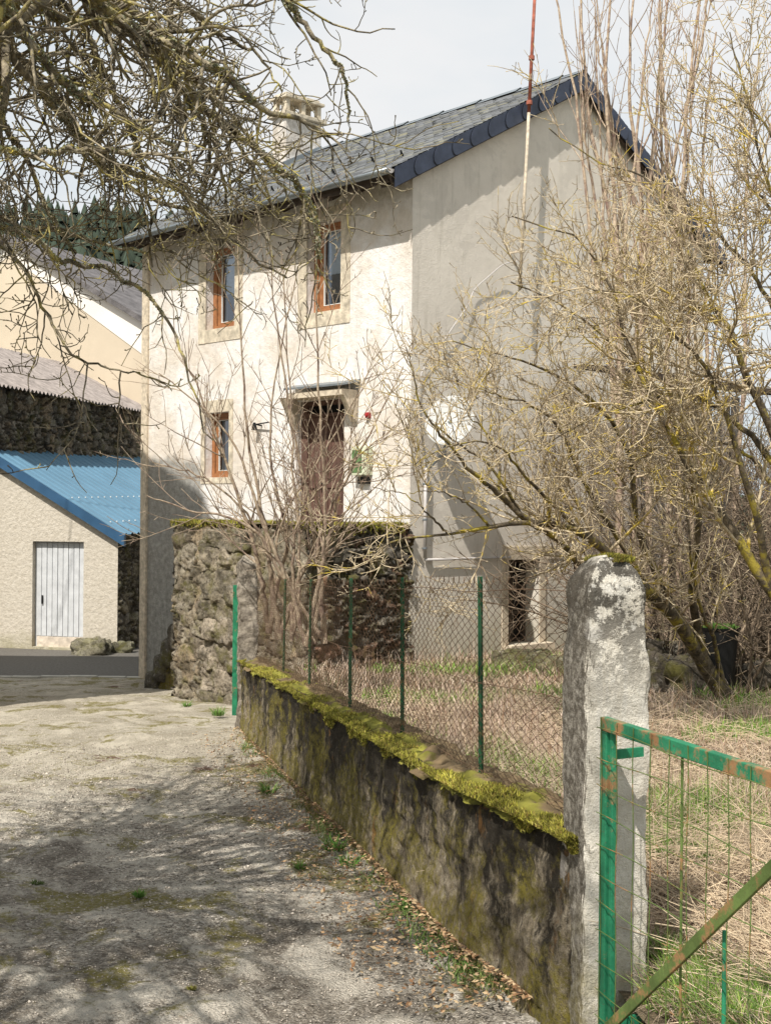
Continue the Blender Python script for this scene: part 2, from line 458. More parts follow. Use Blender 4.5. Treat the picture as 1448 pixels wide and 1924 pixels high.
# ------------------------------------------------------------------ tubes and growth
def tube_mesh(batches, name, mat, parent=None, taper_cap=True):
    """batches: list of (pts (N,n,3), rad (N,n), sides)"""
    Vs, Fs, off = [], [], 0
    for pts, rad, k in batches:
        N, n, _ = pts.shape
        if N == 0: continue
        tan = np.empty_like(pts)
        tan[:, 1:-1] = pts[:, 2:] - pts[:, :-2]; tan[:, 0] = pts[:, 1] - pts[:, 0]; tan[:, -1] = pts[:, -1] - pts[:, -2]
        tan /= np.linalg.norm(tan, axis=2, keepdims=True) + 1e-9
        ov = pts[:, -1] - pts[:, 0]; ov /= np.linalg.norm(ov, axis=1, keepdims=True) + 1e-9
        ax = np.argmin(np.abs(ov), axis=1); ref = np.eye(3)[ax][:, None, :]
        u = ref - (ref * tan).sum(2, keepdims=True) * tan; u /= np.linalg.norm(u, axis=2, keepdims=True) + 1e-9
        v = np.cross(tan, u)
        an = np.arange(k) * 2 * np.pi / k
        ring = pts[:, :, None, :] + rad[:, :, None, None] * (np.cos(an)[None, None, :, None] * u[:, :, None, :] + np.sin(an)[None, None, :, None] * v[:, :, None, :])
        Vs.append(ring.reshape(-1, 3))
        base = (np.arange(N)[:, None, None] * n + np.arange(n - 1)[None, :, None]) * k
        i = np.arange(k)[None, None, :]; j = (i + 1) % k
        q = np.stack([base + i, base + j, base + k + j, base + k + i], -1).reshape(-1, 4) + off
        Fs.append(q); off += N * n * k
    return mesh_np(name, np.concatenate(Vs), np.concatenate(Fs), mat, parent, smooth=True)

def grow(P0, D0, L, R0, n, wander, trop, r_end=.35, curl=0.0, knob=0.0):
    N = len(P0)
    pts = np.empty((N, n, 3)); pts[:, 0] = P0
    D = D0 / (np.linalg.norm(D0, axis=1, keepdims=True) + 1e-9)
    step = (L / (n - 1))[:, None]
    cur = rng.normal(size=(N, 3)) * curl
    trop = np.asarray(trop, float)
    for i in range(1, n):
        D = D + rng.normal(size=(N, 3)) * wander + trop + cur
        D /= np.linalg.norm(D, axis=1, keepdims=True) + 1e-9
        pts[:, i] = pts[:, i - 1] + D * step
    s = np.linspace(0, 1, n)[None, :]
    rad = R0[:, None] * (1 - (1 - r_end) * s)
    if knob: rad[:, -1] = R0 * r_end * knob
    return pts, rad

def spawn(pts, rad, per, lo=.15, hi=1.0, amin=25, amax=70, bias=(0, 0, 0)):
    """per = mean number of children per parent (array or scalar)"""
    N, n, _ = pts.shape
    cnt = rng.poisson(np.broadcast_to(per, (N,)))
    idx = np.repeat(np.arange(N), cnt); m = len(idx)
    s = lo + (hi - lo) * rng.random(m)
    f = s * (n - 1); i = np.minimum(f.astype(int), n - 2); w = (f - i)[:, None]
    p = pts[idx, i] * (1 - w) + pts[idx, i + 1] * w
    t = pts[idx, i + 1] - pts[idx, i]; t /= np.linalg.norm(t, axis=1, keepdims=True) + 1e-9
    r = rad[idx, i] * (1 - w[:, 0]) + rad[idx, i + 1] * w[:, 0]
    q = rng.normal(size=(m, 3)) + np.asarray(bias, float); q -= (q * t).sum(1, keepdims=True) * t; q /= np.linalg.norm(q, axis=1, keepdims=True) + 1e-9
    a = np.radians(rng.uniform(amin, amax, m))[:, None]
    d = np.cos(a) * t + np.sin(a) * q
    return p, d, r, s, idx

def smooth_path(pts, n):
    pts = np.array(pts, float)
    Pp = np.vstack([2 * pts[0] - pts[1], pts, 2 * pts[-1] - pts[-2]])
    m = len(pts) - 1; out = []
    for t in np.linspace(0, m - 1e-6, n):
        i = int(t); f = t - i
        a, b, c, d = Pp[i], Pp[i + 1], Pp[i + 2], Pp[i + 3]
        out.append(.5 * (2 * b + (c - a) * f + (2 * a - 5 * b + 4 * c - d) * f * f + (3 * b - a - 3 * c + d) * f ** 3))
    return np.array(out)

def limbs(specs, n=26, jag=.0, tp=1.0):
    pts = np.array([smooth_path(s[0], n) for s in specs])
    if jag:
        e = rng.normal(size=pts.shape) * jag; e[:, 0] = 0
        pts = pts + e
    rad = np.array([s[2] + (s[1] - s[2]) * (1 - np.linspace(0, 1, n)) ** tp for s in specs])
    return pts, rad

def plen(pts): return np.linalg.norm(np.diff(pts, axis=1), axis=2).sum(1)

# blades (grass, straw, moss)
def blades(p, h, w, az, lean, col, name, mat, parent=None, seg=3, kind=None):
    N = len(p)
    dirv = np.stack([np.cos(az), np.sin(az), np.zeros(N)], 1)
    side = np.stack([-np.sin(az), np.cos(az), np.zeros(N)], 1)
    az2 = rng.random(N) * 6.283
    side = np.stack([np.cos(az2), np.sin(az2), np.zeros(N)], 1)
    V, C = [], []
    for k in range(seg + 1):
        s = k / seg
        th = lean * (.35 + .65 * s)
        hor = np.sin(th) * h * s; ver = np.cos(th) * h * s
        c = p + dirv * hor[:, None]; c[:, 2] += ver
        ww = (w * (1 - s) ** .7)[:, None] * .5 + (1e-4 if k < seg else 0)
        V += [c - side * ww, c + side * ww]
        cc = col * (.75 + .35 * s); C += [cc, cc]
    V = np.stack(V, 1).reshape(-1, 3); C = np.stack(C, 1).reshape(-1, 3)
    b = np.arange(N)[:, None] * (2 * (seg + 1)) + np.arange(seg)[None, :] * 2
    Fq = np.stack([b, b + 1, b + 3, b + 2], -1).reshape(-1, 4)
    return mesh_np(name, V, Fq, mat, parent, col=C)

# ------------------------------------------------------------------ terrain functions
def wall_x(y): return .51 - .217 * (np.asarray(y, float) - 4.55) + .075 * sstep(5.5, 4.45, np.asarray(y, float))       # road face of the low wall
def lane_z(x, y):
    z = -1.5 - .0642 * np.asarray(y, float)
    return np.maximum(z, -2.95) + 0 * np.asarray(x)
def garden_z(x, y): return -1.4 - .038 * np.asarray(y, float) + .05 * fbm(np.asarray(x) * .7, np.asarray(y) * .7, 0, 3, 5)
def walltop_z(y): return -1.08 - .0552 * (np.asarray(y, float) - 4.28)

def grid_mesh(X, Y, Z, name, mat, parent=None, col=None, smooth=True):
    n, m = X.shape
    V = np.stack([X, Y, Z], -1).reshape(-1, 3)
    i = np.arange(n - 1)[:, None] * m + np.arange(m - 1)[None, :]
    q = np.stack([i, i + 1, i + m + 1, i + m], -1).reshape(-1, 4)
    return mesh_np(name, V, q, mat, parent, col=None if col is None else col.reshape(-1, 3), smooth=smooth)

# base ground sheet to the horizon
mb = MB()
mb.quad((-900, -300, -3.35), (900, -300, -3.35), (900, 1500, -3.35), (-900, 1500, -3.35))
o = mb.build('ground', M['verge']); tag(o, 'rough grassy ground beyond the village', None, None, 'structure')

# lane
ys = np.concatenate([np.linspace(-4, 3, 20, endpoint=False), 3 * np.exp(np.linspace(0, math.log(22.9 / 3), 420))])
us = np.linspace(0, 1, 420)
Yg, Ug = np.meshgrid(ys, us, indexing='ij')
xl = np.full_like(Yg, -9.0) ; xr = wall_x(Yg) + .1
xr = np.where(Yg > 14.0, wall_x(14.0) + .1 + (Yg - 14) * .25, xr)
Xg = xl + (xr - xl) * Ug ** .6
Zg = lane_z(Xg, Yg) + .030 * fbm(Xg * .8, Yg * .8, 0, 3, 3) + .007 * fbm(Xg * 9, Yg * 9, 0, 3, 9) + .004 * fbm(Xg * 40, Yg * 40, 0, 2, 12)
Zg += .07 * sstep(.35, 0, xr - Xg) * (.5 + .5 * fbm(Xg * 3, Yg * 3, 0, 3, 21))
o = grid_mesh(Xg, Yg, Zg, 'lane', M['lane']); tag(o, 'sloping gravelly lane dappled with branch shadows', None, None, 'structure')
# street beyond
ys = np.linspace(22.9, 48, 60); xs = np.linspace(-30, 12, 90)
Yg, Xg = np.meshgrid(ys, xs, indexing='ij')
o = grid_mesh(Xg, Yg, -2.952 + .006 * fbm(Xg, Yg, 0, 3, 4), 'street', M['asphalt']); tag(o, 'dark tarmac street in front of the garage', None, None, 'structure')
mb = MB(); g = frame((-14, 22.85), (1, 0), (0, -1))
for i in range(20):
    mb.fbox(g, i * .5, i * .5 + .49, 0, .14, -3.1, -2.915 + random.uniform(-.012, .012))
o = mb.build('kerb', M['kerb'], bevel=.01); tag(o, 'pale flat kerb between lane and street', None, None, 'structure')

# garden
ys = np.concatenate([np.linspace(-4, 3, 10, endpoint=False), np.linspace(3, 30, 230)])
us = np.linspace(0, 1, 200)
Yg, Ug = np.meshgrid(ys, us, indexing='ij')
xl = np.where(Yg < 14, wall_x(Yg) + .13, wall_x(14) + .13); xr = 26.0
Xg = xl + (xr - xl) * Ug ** 1.7
Zg = garden_z(Xg, Yg) + .03 * fbm(Xg * 4, Yg * 4, 0, 3, 31)
o = grid_mesh(Xg, Yg, Zg, 'garden_ground', M['soil']); tag(o, 'overgrown garden ground behind the low wall', None, None, 'structure')

# ------------------------------------------------------------------ the house
A = np.array([-.6913, .7226]); B = np.array([.7226, .6913]); C0 = np.array([.338, 18.0])
LT, LS = 6.62, 7.24
SAP, ZE, PITCH = 3.62, 4.64, .55
def zr(s): return ZE + PITCH * (min(s, 2 * SAP - s) + .5)
gF = frame(C0, A, -B)      # facade: u = t, n outwards
gG = frame(C0, B, -A)      # gable:  u = s
def H(t, s, z): return (C0[0] + A[0] * t + B[0] * s, C0[1] + A[1] * t + B[1] * s, z)
house = empty('village_house', (C0[0], C0[1], -2.2), 'tall rendered house with slate roof, white front and grey gable', 'house')

W1 = (1.47, 2.24, 2.97, 4.30); W2 = (4.02, 4.80, 2.97, 4.30); W3 = (4.14, 4.80, .54, 1.60); DR = (1.375, 2.46, -.22, 1.66)
mb = MB()
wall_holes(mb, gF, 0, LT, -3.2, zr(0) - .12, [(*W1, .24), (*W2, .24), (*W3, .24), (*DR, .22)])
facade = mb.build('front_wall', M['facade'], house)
mb = MB()
zt = zr(0) - .12
GW = (2.07, 2.79, -1.97, -.70)
wall_holes(mb, gG, 0, LS, -3.2, zt, [(*GW, .34)])
mb.poly([gG(0, 0, zt), gG(LS, 0, zt), gG(SAP, 0, zr(SAP) - .12)])
mb.build('gable_wall', M['gable'], house)
mb = MB()  # rear walls
mb.quad(H(LT, 0, -3.2), H(LT, LS, -3.2), H(LT, LS, zt), H(LT, 0, zt)); mb.poly([H(LT, 0, zt), H(LT, LS, zt), H(LT, SAP, zr(SAP) - .12)])
mb.quad(H(0, LS, -3.2), H(LT, LS, -3.2), H(LT, LS, zt), H(0, LS, zt))
mb.quad(H(0.4, 0.5, -3.2), H(LT - .1, .5, -3.2), H(LT - .1, .5, zt), H(.4, .5, zt))
mb.quad(H(0.4, 0.5, -3.2), H(.4, LS - .1, -3.2), H(.4, LS - .1, zt), H(.4, .5, zt))
mb.build('rear_wall', M['gable'], house)
# far-left corner: cement quoin strip
mb = MB(); mb.fbox(gF, LT - .16, LT + .02, -.05, .05, -3.1, 4.72)
mb.build('corner_strip', M['cream'], house, bevel=.02)
# granite surrounds
def surround(w, wd, name, bot=.22):
    mb = MB()
    u0, u1, z0, z1 = w
    mb.fbox(gF, u0 - wd, u0, -.02, .012, z0 - bot, z1 + .2)
    mb.fbox(gF, u1, u1 + wd, -.02, .012, z0 - bot, z1 + .2)
    mb.fbox(gF, u0, u1, -.02, .010, z0 - bot, z0 - .002)
    mb.fbox(gF, u0, u1, -.02, .010, z1 + .002, z1 + .2)
    return mb.build(name, M['quoin'], house)
surround(W1, .2, 'window_surround'); surround(W2, .2, 'window_surround'); surround(W3, .10, 'window_surround', .1)
def window(w, parent, g=gF, curt=True, n=-.20, k=1.0):
    u0, u1, z0, z1 = w
    mb = MB(); lw, rw, bw = .10 * k, .05, .07
    # u grows to the left in the picture: the left jamb is at u1
    mb.fbox(g, u1 - lw, u1, n, n + .06, z0, z1); mb.fbox(g, u0, u0 + rw, n, n + .06, z0, z1)
    mb.fbox(g, u0 + rw, u1 - lw, n, n + .06, z0, z0 + bw); mb.fbox(g, u0 + rw, u1 - lw, n, n + .06, z1 - bw, z1)
    fr = mb.build('window', M['orange'], parent, bevel=.006)
    a, b = u0 + rw, u1 - lw - .012; m2 = MB(); w_ = .045
    m2.fbox(g, a, a + w_, n - .01, n + .045, z0 + bw, z1 - bw); m2.fbox(g, b - .10 * k, b, n - .01, n + .045, z0 + bw, z1 - bw)
    m2.fbox(g, a + w_, b - .10 * k, n - .01, n + .045, z0 + bw, z0 + bw + w_); m2.fbox(g, a + w_, b - .10 * k, n - .01, n + .045, z1 - bw - w_, z1 - bw)
    m2.build('sash', M['orange'], fr, bevel=.004)
    m2 = MB(); e = .008; a2, b2, c2, d2 = a + w_, b - .10 * k, z0 + bw + w_, z1 - bw - w_
    for q in ((a2, a2 + e, c2, d2), (b2 - e, b2, c2, d2), (a2 + e, b2 - e, c2, c2 + e), (a2 + e, b2 - e, d2 - e, d2)): m2.fbox(g, q[0], q[1], n + .02, n + .047, q[2], q[3])
    m2.build('glazing_bead', M['white'], fr)
    m3 = MB(); m3.quad(g(u0 + .05, n, z0 + .05), g(u1 - .05, n, z0 + .05), g(u1 - .05, n, z1 - .05), g(u0 + .05, n, z1 - .05))
    m3.build('pane', M['glass'], fr)
    if curt:
        m4 = MB(); k = 24
        for i in range(k):
            a0 = u0 + (u1 - u0) * i / k; a1 = u0 + (u1 - u0) * (i + 1) / k
            d0 = n - .08 + .018 * math.sin(i * 2.1); d1 = n - .08 + .018 * math.sin((i + 1) * 2.1)
            m4.quad(g(a0, d0, z0 + .45 * (z1 - z0)), g(a1, d1, z0 + .45 * (z1 - z0)), g(a1, d1, z1), g(a0, d0, z1))
        m4.build('curtain', M['curtain'], fr, smooth=True)
    m5 = MB(); m5.quad(g(u0, n - .25, z0), g(u1, n - .25, z0), g(u1, n - .25, z1), g(u0, n - .25, z1))
    m5.build('dark_room', M['dark'], fr)
    return fr
window(W1, house); window(W2, house); window(W3, house, curt=False, k=.8)
# front door: two planked leaves with transom
mb = MB(); u0, u1, z0, z1 = DR
for a, b, c, d in ((u0, u0 + .07, z0, z1), (u1 - .13, u1, z0, z1), (u0 + .07, u1 - .13, z1 - .07, z1), (u0 + .07, u1 - .13, 1.42, 1.47)):
    mb.fbox(gF, a, b, -.22, -.10, c, d)
door = mb.build('door', M['doorwood'], house, bevel=.008)
mb = MB(); us_ = np.linspace(u0 + .07, u1 - .13, 8)
for i in range(7):
    mb.fbox(gF, us_[i] + .004, us_[i + 1] - .004, -.20, -.15 + .004 * (i % 2), z0, 1.42)
mb.fbox(gF, us_[3] + .05, us_[4] - .02, -.19, -.12, z0, 1.42)
for zz in (.35, -.05): mb.fbox(gF, u0 + .1, u1 - .16, -.17, -.13, zz, zz + .09)
mb.build('door_leaf', M['doorwood'], door, bevel=.004)
mb = MB(); mb.quad(gF(u0 + .07, -.18, 1.47), gF(u1 - .13, -.18, 1.47), gF(u1 - .13, -.18, z1 - .07), gF(u0 + .07, -.18, z1 - .07)); mb.build('transom_pane', M['dark'], door)
mb = MB(); mb.bar(gF(2.0, -.13, .42), gF(2.0, -.06, .42), .02); mb.bar(gF(2.0, -.06, .42), gF(1.88, -.06, .42), .016); mb.build('handle', M['black'], door)
# canopy
mb = MB()
mb.hexa([gF(1.02, .36, 1.80), gF(2.34, .36, 1.80), gF(2.50, .01, 1.87), gF(1.02, .01, 1.87), gF(1.02, .36, 1.83), gF(2.34, .36, 1.83), gF(2.50, .01, 1.91), gF(1.02, .01, 1.91)])
cn = mb.build('canopy', M['zinc'], house)
mb = MB()
mb.fbox(gF, 1.08, 2.32, .02, .32, 1.67, 1.755); mb.build('canopy_beam', M['cream'], cn)
for u in (1.12, 2.46):
    mb = MB(); mb.hexa([gF(u - .05, .02, 1.30), gF(u + .05, .02, 1.30), gF(u + .05, .06, 1.30), gF(u - .05, .06, 1.30), gF(u - .05, .02, 1.70), gF(u + .05, .02, 1.70), gF(u + .05, .30, 1.70), gF(u - .05, .30, 1.70)])
    mb.build('bracket', M['cream'], cn)
# basement window in the gable with splayed reveal
u0, u1, z0, z1 = GW
mb = MB()
mb.hexa([gG(u1 + .0, -.001, z0), gG(u1 + .16, .006, z0), gG(u1 + .16, .006, z0 + .001), gG(u1, -.001, z0 + .001)] + [gG(u1 + .0, -.001, z1), gG(u1 + .16, .006, z1), gG(u1 + .16, -.01, z1), gG(u1, -.02, z1)])
mb.fbox(gG, u0 - .14, u1 + .55, .0, .02, z1 + .002, z1 + .20)
mb.fbox(gG, u0 - .14, u0 - .002, .0, .018, z0 - .2, z1 + .001)
mb.fbox(gG, u1 + .002, u1 + .14, .0, .022, z0 - .2, z1 + .001)
mb.fbox(gG, u0 - .1, u1 + .2, -.2, .16, z0 - .14, z0 - .001)
mb.build('window_surround', M['cream'], house, bevel=.01)
mb = MB(); n = -.30
for a in (u0 + .03, (u0 + u1) / 2, u1 - .05): mb.fbox(gG, a - .03, a + .03, n, n + .05, z0, z1)
for z in (z0 + .04, z0 + .45, z0 + .85, z1 - .04): mb.fbox(gG, u0, u1, n + .01, n + .04, z - .025, z + .025)
wf = mb.build('window', M['darkwood'], house)
mb = MB(); mb.quad(gG(u0, -.32, z0), gG(u1, -.32, z0), gG(u1, -.32, z1), gG(u0, -.32, z1)); mb.build('pane', M['dark'], wf)
# roof deck, slates
T0, T1 = -.12, LT + .18
mb = MB()
for sg in (0, 1):
    S = (lambda s: s) if sg == 0 else (lambda s: 2 * SAP - s)
    p = [H(T0, S(-.5), ZE - .10), H(T1, S(-.5), ZE - .10), H(T1, SAP, zr(SAP) - .10), H(T0, SAP, zr(SAP) - .10)]
    q = [H(T0, S(-.5), ZE - .01), H(T1, S(-.5), ZE - .01), H(T1, SAP, zr(SAP) - .01), H(T0, SAP, zr(SAP) - .01)]
    mb.hexa(p + q)
roof = mb.build('roof', M['darkwood'], house)
for i, t in enumerate(np.arange(.15, LT, .55)):     # rafter tails
    mb = MB(); mb.bar(H(t, -.44, ZE - .15), H(t, .3, ZE + .26), .09, .12); mb.build('rafter', M['darkwood'], roof)
sl = math.hypot(1, PITCH); ca, sa = 1 / sl, PITCH / sl
def slates(sg):
    ex, wd, ln = .115, .20, .21
    slope = (SAP + .55) * sl
    nr = int(slope / ex); V, Cc = [], []
    for i in range(nr):
        q0 = i * ex; nt = int((T1 - T0 + .06) / wd) + 2
        offs = (i % 2) * wd / 2 + rng.uniform(-.02, .02)
        for j in range(nt):
            a = max(T0 - .03, T0 - .03 + (j - 1) * wd + offs); b = min(T1 + .03, T0 - .03 + j * wd + offs - .004)
            if b - a < .02: continue
            lift = .020 + rng.uniform(-.004, .009); q1 = q0 + ln; e = rng.uniform(-.008, .008)
            pts = []
            for (q, lf) in ((q0 + e, lift), (q1, .004)):
                s = -.55 + q * ca; z = ZE + PITCH * (s + .5) + lf
                s2 = s if sg == 0 else 2 * SAP - s
                pts.append((s2, z))
            (sA, zA), (sB, zB) = pts
            V.append([H(a, sA, zA), H(b, sA, zA), H(b, sB, zB), H(a, sB, zB), H(a, sA, zA - .014), H(b, sA, zA - .014)])
            k = rng.uniform(.6, 1.3); k2 = rng.random()
            base = np.array([.135, .14, .145]) * k
            if k2 > .86: base = base * [1.25, 1.2, 1.0]
            if rng.random() > .93: base = np.array([.20, .19, .13])
            Cc.append(base)
    V = np.array(V); N = len(V); Cc = np.repeat(np.array(Cc), 6, axis=0)
    b = np.arange(N)[:, None] * 6
    Fq = np.concatenate([b + [0, 1, 2, 3], b + [4, 5, 1, 0]], 0)
    return mesh_np('slates', V.reshape(-1, 3), Fq, M['slate'], roof, col=Cc)
slates(0); slates(1)
mb = MB()
for i in range(16):
    t0 = T0 - .03 + i * (T1 - T0 + .06) / 16; t1 = t0 + (T1 - T0 + .06) / 16 + .03; lf = .03 + .012 * (i % 2)
    zt_ = zr(SAP) + lf
    mb.quad(H(t0, SAP - .13, zt_ - .13 * PITCH + .012), H(t1, SAP - .13, zt_ - .13 * PITCH), H(t1, SAP, zt_ + .02), H(t0, SAP, zt_ + .03))
    mb.quad(H(t0, SAP + .13, zt_ - .13 * PITCH + .012), H(t1, SAP + .13, zt_ - .13 * PITCH), H(t1, SAP, zt_ + .02), H(t0, SAP, zt_ + .03))
mb.build('ridge_cap', M['zinc'], roof)
# verge slates: rounded, overlapping
def verge(sg):
    n = 11; ln = (SAP + .5) * sl / n
    first = None
    for i in range(n):
        r0 = i * ln; r1 = r0 + ln * 1.45
        if i == n - 1: r1 = r0 + ln
        if i >= n - 2: r1 = min(r1, n * ln)
        hgt = .27
        pr = []
        for k in range(9):
            a = math.pi * (k / 8 - .5)
            bulge = .12
            pr.append((r0 + bulge - math.cos(a) * bulge * (1 if i else 0) - (0 if i else bulge), -hgt / 2 + hgt / 2 * -math.sin(a)))
        pr = pr[:]  # top -> bottom along the rounded edge
        pr += [(r1, -hgt), (r1, 0.0)]
        mb = MB()
        def pt(r, h, off):
            s = -.5 + r * ca - h * sa * -1 * 0; z = ZE + r * sa + h + .005
            s2 = s if sg == 0 else 2 * SAP - s
            return H(T0 - .02 - off, s2, z)
        def offr(r): return .026 - .018 * (r - r0) / (r1 - r0)
        fr_ = [pt(r, h, offr(r)) for r, h in pr]; bk = [pt(r, h, offr(r) - .009) for r, h in pr]
        mb.poly(fr_); mb.poly(bk[::-1])
        for k in range(len(pr)):
            j = (k + 1) % len(pr); mb.quad(fr_[k], bk[k], bk[j], fr_[j])
        mb.cur = 1  # black crescents behind the rounded edges paint in the gap shadow
        ed = [pt(r - .016, h, offr(r) - .006) for r, h in pr[:9]] + [pt(r, h, offr(r) - .006) for r, h in pr[:9]][::-1]
        for k in range(8): mb.quad(ed[k], ed[k + 1], ed[16 - k], ed[17 - k])
        mb.build('verge_slate', [M['fascia'], M['black']], roof)
verge(0); verge(1)
mb = MB(); 
for sg in (0, 1):
    S = (lambda s: s) if sg == 0 else (lambda s: 2 * SAP - s)
    mb.bar(H(T0 + .03, S(-.5), ZE - .17), H(T0 + .03, SAP, zr(SAP) - .17), .05, .2)
mb.build('barge_board', M['darkwood'], roof)
# gutter
V = []; n = 8; ts = np.linspace(T0 - .02, T1, 14)
for t in ts:
    for k in range(n + 1):
        a = math.pi + math.pi * k / n
        V.append(H(t, -.56 + .062 * math.cos(a), ZE - .02 + .062 * math.sin(a)))
V = np.array(V).reshape(14, n + 1, 3)
gut = grid_mesh(V[..., 0], V[..., 1], V[..., 2], 'gutter', M['zinc'], roof)
md = gut.modifiers.new('s', 'SOLIDIFY'); md.thickness = .004
mb = MB()
pts = [H(T0 - .022, -.56 + .064 * math.cos(math.pi + math.pi * k / n), ZE - .02 + .064 * math.sin(math.pi + math.pi * k / n)) for k in range(n + 1)]
mb.poly(pts); mb.build('gutter_end', M['pipe'], gut)
mb = MB(); mb.fbox(gF, 0.0, LT, .44, .47, ZE - .16, ZE - .02); mb.build('eave_board', M['darkwood'], roof)
# snow hooks
for k in range(9):
    t = .3 + k * .72; s = .1 + (k % 2) * .12
    z = ZE + PITCH * (s + .5) + .03
    mb = MB(); mb.bar(H(t, s, z), H(t, s - .05, z + .07), .02); mb.bar(H(t, s - .05, z + .07), H(t, s - .05, z), .015); mb.build('snow_hook', M['black'], roof)
# chimney
mb = MB(); c0, c1, d0, d1 = 6.2, 6.6, 2.8, 3.67
mb.hexa([H(c0, d0, 6.0), H(c1, d0, 6.0), H(c1, d1, 6.0), H(c0, d1, 6.0), H(c0, d0, 7.42), H(c1, d0, 7.42), H(c1, d1, 7.42), H(c0, d1, 7.42)])
ch = mb.build('chimney', M['facade'], house, bevel=.01)
mb = MB(); e = .08
def hb(a, b, c, d, z0, z1): mb.hexa([H(a, c, z0), H(b, c, z0), H(b, d, z0), H(a, d, z0), H(a, c, z1), H(b, c, z1), H(b, d, z1), H(a, d, z1)])
hb(c0 - e, c1 + e, d0 - e, d1 + e, 7.421, 7.50)
for a in (c0, c1 - .1):
    for b in (d0, (d0 + d1) / 2 - .05, d1 - .1): hb(a, a + .1, b, b + .1, 7.501, 7.76)
hb(c0 - .05, c1 + .05, d0 - .05, d1 + .05, 7.761, 7.82); hb(c0 + .02, c1 - .02, d0 + .02, d1 - .02, 7.821, 7.88)
mb.build('chimney_cap', M['quoin'], ch, bevel=.012)
mb = MB(); zc = zr(2.8)
mb.bar(H(c0 - .02, d0 - .05, zr(d0 - .05) + .05), H(c0 - .02, d1, zr(min(d1, SAP)) + .05), .04, .12); mb.build('flashing', M['zinc'], ch)

# things on the walls
sd = np.array(H(0, .36, 1.235)); nrm = Vector((-.30, -.85, .42)).normalized()
dish = empty('satellite_dish', tuple(sd), 'round white satellite dish fixed to the grey gable', 'satellite dish')
cen = Vector(sd) + Vector((-A[0] * .42, -A[1] * .42, .0)); cen = Vector((sd[0] - A[0] * .42 * 1, sd[1] - A[1] * .42, sd[2]))
u_ = nrm.orthogonal().normalized(); u_ = Vector((0, 0, 1)).cross(nrm).normalized(); v_ = nrm.cross(u_)
nr_, na_ = 9, 40; Vd = []
for i in range(nr_):
    r = .37 * i / (nr_ - 1); dep = .55 * r * r
    for k in range(na_ + 1):
        a = 2 * math.pi * k / na_
        Vd.append(cen + u_ * r * .95 * math.cos(a) + v_ * r * 1.05 * math.sin(a) + nrm * dep)
Vd = np.array(Vd).reshape(nr_, na_ + 1, 3)
dr = grid_mesh(Vd[..., 0], Vd[..., 1], Vd[..., 2], 'reflector', M['dish'], dish); md = dr.modifiers.new('s', 'SOLIDIFY'); md.thickness = .008
mb = MB(); mb.bar(tuple(cen), tuple(sd + np.array([0, 0, -.05])), .05); mb.cyl(tuple(sd + np.array([-A[0] * .3, -A[1] * .3, .15])), tuple(sd + np.array([-A[0] * .3, -A[1] * .3, -.45])), .022); mb.bar(tuple(sd + np.array([-A[0] * .3, -A[1] * .3, -.40])), tuple(sd + np.array([0, 0, -.62])), .03)
mb.build('mount', M['zinc'], dish)
lnb = cen + nrm * .42 - v_ * .28
mb = MB(); mb.bar(tuple(cen - v_ * .36 + nrm * .06), tuple(lnb), .022); mb.build('feed_arm', M['zinc'], dish)
mb = MB(); mb.cyl(tuple(lnb), tuple(lnb - nrm * .09 + v_ * .03), .03, .024); mb.build('receiver', M['white'], dish)

base_s = 2.02
pb = np.array(H(-.22, base_s, 3.3)); pt_ = P(1007, -60, 19.4)
mast = empty('antenna_mast', tuple(pb), 'thin rusty red and cream metal mast bracketed to the gable', 'mast')
mid = pb + (pt_ - pb) * .62
mb = MB(); mb.cyl(tuple(pb), tuple(mid), .024, .023); mb.build('lower_tube', M['cream'], mast, smooth=True)
mb = MB(); mb.cyl(tuple(pb + (pt_ - pb) * .55), tuple(pt_), .027, .024); mb.build('upper_tube', M['rust'], mast, smooth=True)
for f in (.12, .58, .72):
    q = pb + (pt_ - pb) * f
    mb = MB(); mb.cyl(tuple(q - [0, 0, .03]), tuple(q + [0, 0, .03]), .045); mb.bar(tuple(q), (q[0] + A[0] * .22, q[1] + A[1] * .22, q[2]) if q[2] < 4 else tuple(q + [0, 0, .02]), .03)
    mb.build('clamp', M['cream'] if f < .5 else M['rust'], mast)
def cable(name, pts, r, mat, label, cat, sides=6):
    pp = smooth_path(pts, 40); o = tube_mesh([(pp[None], np.full((1, 40), r), sides)], name, mat); return tag(o, label, cat)
cable('cable', [H(-.04, .25, .62), H(-.03, .13, 1.3), H(-.03, .16, 1.90), H(-.05, .50, 2.32), H(-.07, .86, 2.75), H(-.06, 1.08, 2.99), H(-.05, 1.22, 3.22), H(-.07, 1.48, 3.43), H(-.10, 1.8, 3.66), H(-.2, 2.02, 3.72)], .008, M['pipe'], 'pale cable curving across the gable from dish to mast', 'cable')
dp = empty('drain_pipe', H(-.05, .25, -.66), 'thin pale pipe running down then along the grey gable', 'pipe')
mb = MB(); mb.cyl(H(-.05, .25, .62), H(-.05, .25, -.64), .024); mb.build('upright_pipe', M['pipe'], dp, smooth=True)
mb = MB(); mb.cyl(H(-.05, .25, -.66), H(-.05, 2.06, -.66), .018); mb.build('horizontal_pipe', M['pipe'], dp, smooth=True)
for z in (.4, -.1, -.5):
    mb = MB(); mb.cyl(H(-.05, .25, z - .012), H(-.05, .25, z + .012), .030); mb.bar(H(-.05, .25, z), H(0.0, .25, z), .02); mb.build('pipe_clip', M['zinc'], dp)
mt = empty('meter_box', gF(.9, 0, .72), 'pale green meter box on the white front beside the door', 'meter box')
mb = MB(); mb.fbox(gF, .76, 1.07, .0, .14, .52, .93); mb.build('case', M['limebox'], mt, bevel=.01)
mb = MB(); mb.fbox(gF, .84, 1.04, .14, .147, .56, .88); mb.build('panel', M['greenbox'], mt)
